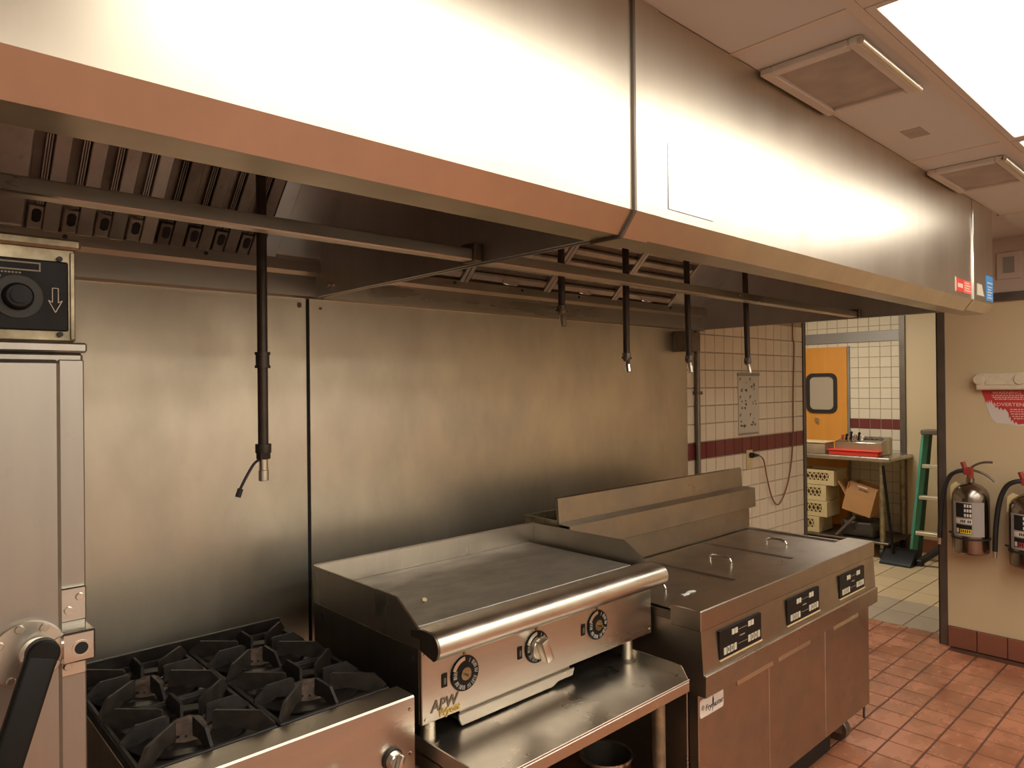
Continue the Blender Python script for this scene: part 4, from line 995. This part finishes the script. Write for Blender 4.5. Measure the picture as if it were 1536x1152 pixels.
part('lettering', text_bm('ADVERTENCIA', 0.029, (XR-0.0036, -1.168, 1.512), ROT_X, 0.0003, bold=0.0005, sx=1.1), 'sign_print', rp)
bm = nb()
for r, (za, ya, yb) in enumerate(((1.573, -1.165, -1.42), (1.562, -1.170, -1.44), (1.551, -1.180, -1.40), (1.490, -1.258, -1.44), (1.477, -1.258, -1.42), (1.463, -1.262, -1.45), (1.449, -1.268, -1.43), (1.436, -1.275, -1.44))):
    y = ya
    while y > yb:
        l = random.uniform(0.006, 0.020); box(bm, XR-0.0038, XR-0.0031, y-l, y, za, za+0.0055); y -= l+0.004
part('small_print', bm, 'sign_print', rp)

# ================================================================== BACK ROOM
tb = thing('work_table', 'steel work table against the tiled far wall', 'table', (7.33, 0.75, 0))
TZ = 0.955
part('table_top', box(nb(), 7.00, 7.66, 0.095, 1.60, TZ-0.042, TZ, 0.010), 'steel', tb)
for lx_ in (7.06, 7.60):
    for ly_ in (0.185, 1.54):
        l = part('leg', cyl(nb(), (lx_, ly_, 0.10), (lx_, ly_, TZ-0.04), 0.024, seg=16), 'aged', tb)
        bm = nb(); cyl(bm, (lx_, ly_-0.018, 0.051), (lx_, ly_+0.018, 0.051), 0.051, seg=20, bev=0.004); cyl(bm, (lx_, ly_, 0.07), (lx_, ly_, 0.12), 0.014, seg=10)
        part('caster', bm, 'rubber', l)
part('under_shelf', box(nb(), 7.02, 7.64, 0.12, 1.58, 0.138, 0.158, 0.004), 'side', tb)
part('brace', cyl(nb(), (7.07, 0.62, 0.16), (7.10, 0.45, 0.36), 0.016, seg=10), 'grey_trim', tb)
# things on the table
sb = thing('condiment_rack', 'grey steel condiment rack with bottles on the work table', 'rack', (7.29, 0.44, TZ))
bm = nb(); prism(bm, [(7.16, TZ+0.001), (7.42, TZ+0.001), (7.42, TZ+0.165), (7.38, TZ+0.17), (7.16, TZ+0.125)], 0.215, 0.660, 'y', 0.006)
part('housing', bm, 'steel', sb)
bm = nb()
for k in range(4): cyl(bm, (7.28, 0.27+0.05*k, TZ+0.150), (7.275, 0.27+0.05*k, TZ+0.160), 0.024, seg=16)
part('rack_hole', bm, 'grey_trim', sb)
for k, (yy, zz, hh, mt) in enumerate(((0.585, 0.13, 0.055, 'black'), (0.540, 0.14, 0.070, 'black'), (0.50, 0.14, 0.045, 'chrome'), (0.465, 0.14, 0.065, 'black'), (0.625, 0.125, 0.050, 'red_valve'), (0.43, 0.14, 0.03, 'label'))):
    bm = nb(); cyl(bm, (7.24, yy, TZ+zz-0.01), (7.24, yy-0.01, TZ+zz+hh), 0.012, 0.009, seg=10); bmesh.ops.create_icosphere(bm, subdivisions=1, radius=0.016, matrix=Matrix.Translation((7.24, yy-0.01, TZ+zz+hh)))
    part('pump_top', bm, mt, sb)
bm = nb(); box(bm, 7.025, 7.150, 0.205, 0.672, TZ+0.001, TZ+0.050, 0.012, 3); box(bm, 7.015, 7.158, 0.197, 0.680, TZ+0.045, TZ+0.056, 0.004)
solo('red_tray', bm, 'red_plastic', 'shallow red plastic tray in front of the condiment rack', 'tray')
cb = thing('food_bin', 'cloudy beige food bin on the work table before the orange door', 'bin', (7.12, 0.90, TZ))
bm = nb(); box(bm, 7.02, 7.24, 0.70, 1.15, TZ+0.001, TZ+0.11, 0.010, 3); part('tub', bm, 'bin', cb)
part('lid', box(nb(), 7.012, 7.248, 0.692, 1.158, TZ+0.108, TZ+0.122, 0.004), 'crate', cb)
# crates
CR = [(0.634, 0.640, 0.152), (0.712, 0.480, 0.158), (0.705, 0.320, 0.158), (0.785, 0.1585, 0.158)]
LBL = ('cream plastic crate, topmost of the stack under the table', 'cream plastic crate, second from the top of the stack', 'cream plastic crate, third from the top of the stack', 'cream plastic crate, lowest of the stack under the table')
for k, (ya, za, hh) in enumerate(CR):
    xa, xb, yb = 7.06, 7.38, ya+0.36
    c = thing('plastic_crate', LBL[k], 'crate', ((xa+xb)/2, (ya+yb)/2, za), 'crates stacked under the table')
    e = 0.012
    bm = nb()
    for z0_, z1_ in ((za+0.001, za+0.045), (za+hh-0.030, za+hh-0.001)):
        box(bm, xa, xa+e, ya, yb, z0_, z1_, 0.002); box(bm, xb-e, xb, ya, yb, z0_, z1_, 0.002); box(bm, xa+e, xb-e, ya, ya+e, z0_, z1_, 0.002); box(bm, xa+e, xb-e, yb-e, yb, z0_, z1_, 0.002)
    box(bm, xa+e, xb-e, ya+e, yb-e, za+0.001, za+0.008)
    part('shell', bm, 'crate', c)
    bm = nb(); box(bm, xa, xa+e, ya, ya+0.05, za+0.045, za+hh-0.03); box(bm, xa+e, xb-e, ya, ya+e, za+0.045, za+hh-0.03)
    part('corner_post', bm, 'crate', c)
    part('corner_post', box(nb(), xa, xa+e, yb-0.03, yb, za+0.045, za+hh-0.03), 'crate', c)
    bm = nb(); z0_, z1_ = za+0.043, za+hh-0.028; wv = 0.042
    y = ya+0.05
    while y < yb-0.04:
        bar(bm, (xa+0.006, y, z0_), (xa+0.006, y+wv, z1_), 0.008, 0.009); bar(bm, (xa+0.006, y+wv, z0_), (xa+0.006, y, z1_), 0.008, 0.009); y += wv
    part('lattice', bm, 'crate', c)
    part('inner_shade', box(nb(), xa+0.10, xa+0.105, ya+0.015, yb-0.015, za+0.01, za+hh-0.01), 'card_in', c, 'brown sheet standing in for the shade inside the crate')  # shade in the crate's hollow put in as a brown sheet
# carton
ct = thing('cardboard_box', 'open tilted cardboard box with a raised flap under the table', 'box', (7.2, 0.40, 0.33))
RM = Matrix.Translation((7.10, 0.412, 0.53)) @ Matrix.Rotation(0.24, 4, 'X')
def cbx(bm, x0, x1, y0, y1, z0, z1): return box(bm, x0, x1, y0, y1, z0, z1, 0.0, 1, RM)
bm = nb(); cbx(bm, 0.0, 0.006, -0.135, 0.135, -0.135, 0.03); cbx(bm, 0.0, 0.27, -0.135, 0.135, -0.141, -0.135); cbx(bm, 0.006, 0.27, -0.135, -0.129, -0.135, 0.13); cbx(bm, 0.006, 0.27, 0.129, 0.135, -0.135, 0.13); cbx(bm, 0.264, 0.27, -0.129, 0.129, -0.135, 0.13)
part('carton_body', bm, 'card', ct)
bm = nb(); box(bm, 0, 0.005, -0.135, 0.135, 0, 0.12, 0, 1, RM @ Matrix.Translation((0.0, 0, 0.03)) @ Matrix.Rotation(0.35, 4, 'Y'))
part('front_flap', bm, 'card_in', ct, 'darker folded front flap')
bm = nb(); box(bm, 0.01, 0.25, 0, 0.005, 0, 0.15, 0, 1, RM @ Matrix.Translation((0.0, 0.132, 0.0)) @ Matrix.Rotation(-0.75, 4, 'X'))
part('side_flap', bm, 'card', ct)
bm = nb(); cbx(bm, 0.0, 0.008, -0.05, 0.04, 0.120, 0.128); part('tape_mark', bm, 'label', ct)
# bag under the carton
bm = nb(); box(bm, 7.125, 7.42, 0.285, 0.600, 0.1585, 0.315, 0.03, 3)
bmesh.ops.subdivide_edges(bm, edges=bm.edges[:], cuts=1)
for v in bm.verts:
    if v.co.z > 0.17: v.co += Vector((random.uniform(-1, 1)*0.008, random.uniform(-1, 1)*0.008, random.uniform(-1, 0.6)*0.010))
solo('bagged_tub', bm, 'bag', 'dark plastic wrapped tub under the cardboard box', 'tub')
# dustpan and broom
dp = thing('lobby_dustpan', 'black upright dustpan with long handle by the table leg', 'dustpan', (6.98, 0.02, 0.0))
bm = nb(); prism(bm, [(6.86, 0.001), (6.87, 0.02), (7.02, 0.115), (7.10, 0.125), (7.12, 0.10), (7.12, 0.001)], -0.115, 0.150, 'y', 0.004)
part('pan', bm, 'black', dp)
part('handle', cyl(nb(), (6.975, 0.065, 0.085), (6.985, 0.150, 0.885), 0.0125, seg=12), 'black', dp)
bm = nb(); cyl(bm, (7.03, -0.140, 0.034), (7.03, -0.42, 0.275), 0.030, seg=14, bev=0.004)
box(bm, 6.99, 7.07, -0.165, -0.121, 0.0005, 0.055, 0.006)
solo('black_bar', bm, 'rubber', 'thick black bar leaning across the ladder foot beside the dustpan', 'bar')
# step ladder
ld = thing('step_ladder', 'green fibreglass step ladder folded against the cream wall', 'ladder', (7.3, -0.27, 0.0))
def rail(xo, y0, y1, ztop, xb, xt, mat='green'):
    bm = nb(); bar(bm, (xb, y0, 0.012), (xt, y1, ztop), 0.028, 0.062); return bm
part('side_rail', rail(0, -0.035, -0.105, 1.185, 7.165, 7.33, 'green'), 'green', ld, 'green side rail')
part('side_rail', rail(0, -0.505, -0.435, 1.185, 7.165, 7.33, 'green'), 'green', ld, 'green side rail')
MT['green_dark'] = plain('dark_green_fibreglass', (40, 74, 58), 0.5)
bm = nb(); bar(bm, (7.27, -0.055, 0.012), (7.42, -0.115, 1.170), 0.026, 0.045); part('rear_rail', bm, 'green_dark', ld)
bm = nb(); bar(bm, (7.27, -0.485, 0.012), (7.42, -0.425, 1.170), 0.026, 0.045); part('rear_rail', bm, 'green_dark', ld)
for zz in (0.268, 0.594, 0.882):
    f = zz/1.185; xs = 7.165+0.165*f; ys = -0.035-0.07*f
    part('step', box(nb(), xs-0.045, xs+0.045, -0.54-ys+0.012, ys-0.012, zz-0.020, zz+0.012, 0.003), 'alu', ld, 'pale metal step')
part('top_cap', box(nb(), 7.255, 7.46, -0.455, -0.085, 1.172, 1.215, 0.008), 'grey_trim', ld, 'grey ladder top cap')
for yy in (-0.035, -0.505): part('foot', box(nb(), 7.130, 7.195, yy-0.022, yy+0.022, 0.0005, 0.03, 0.003), 'rubber', ld)
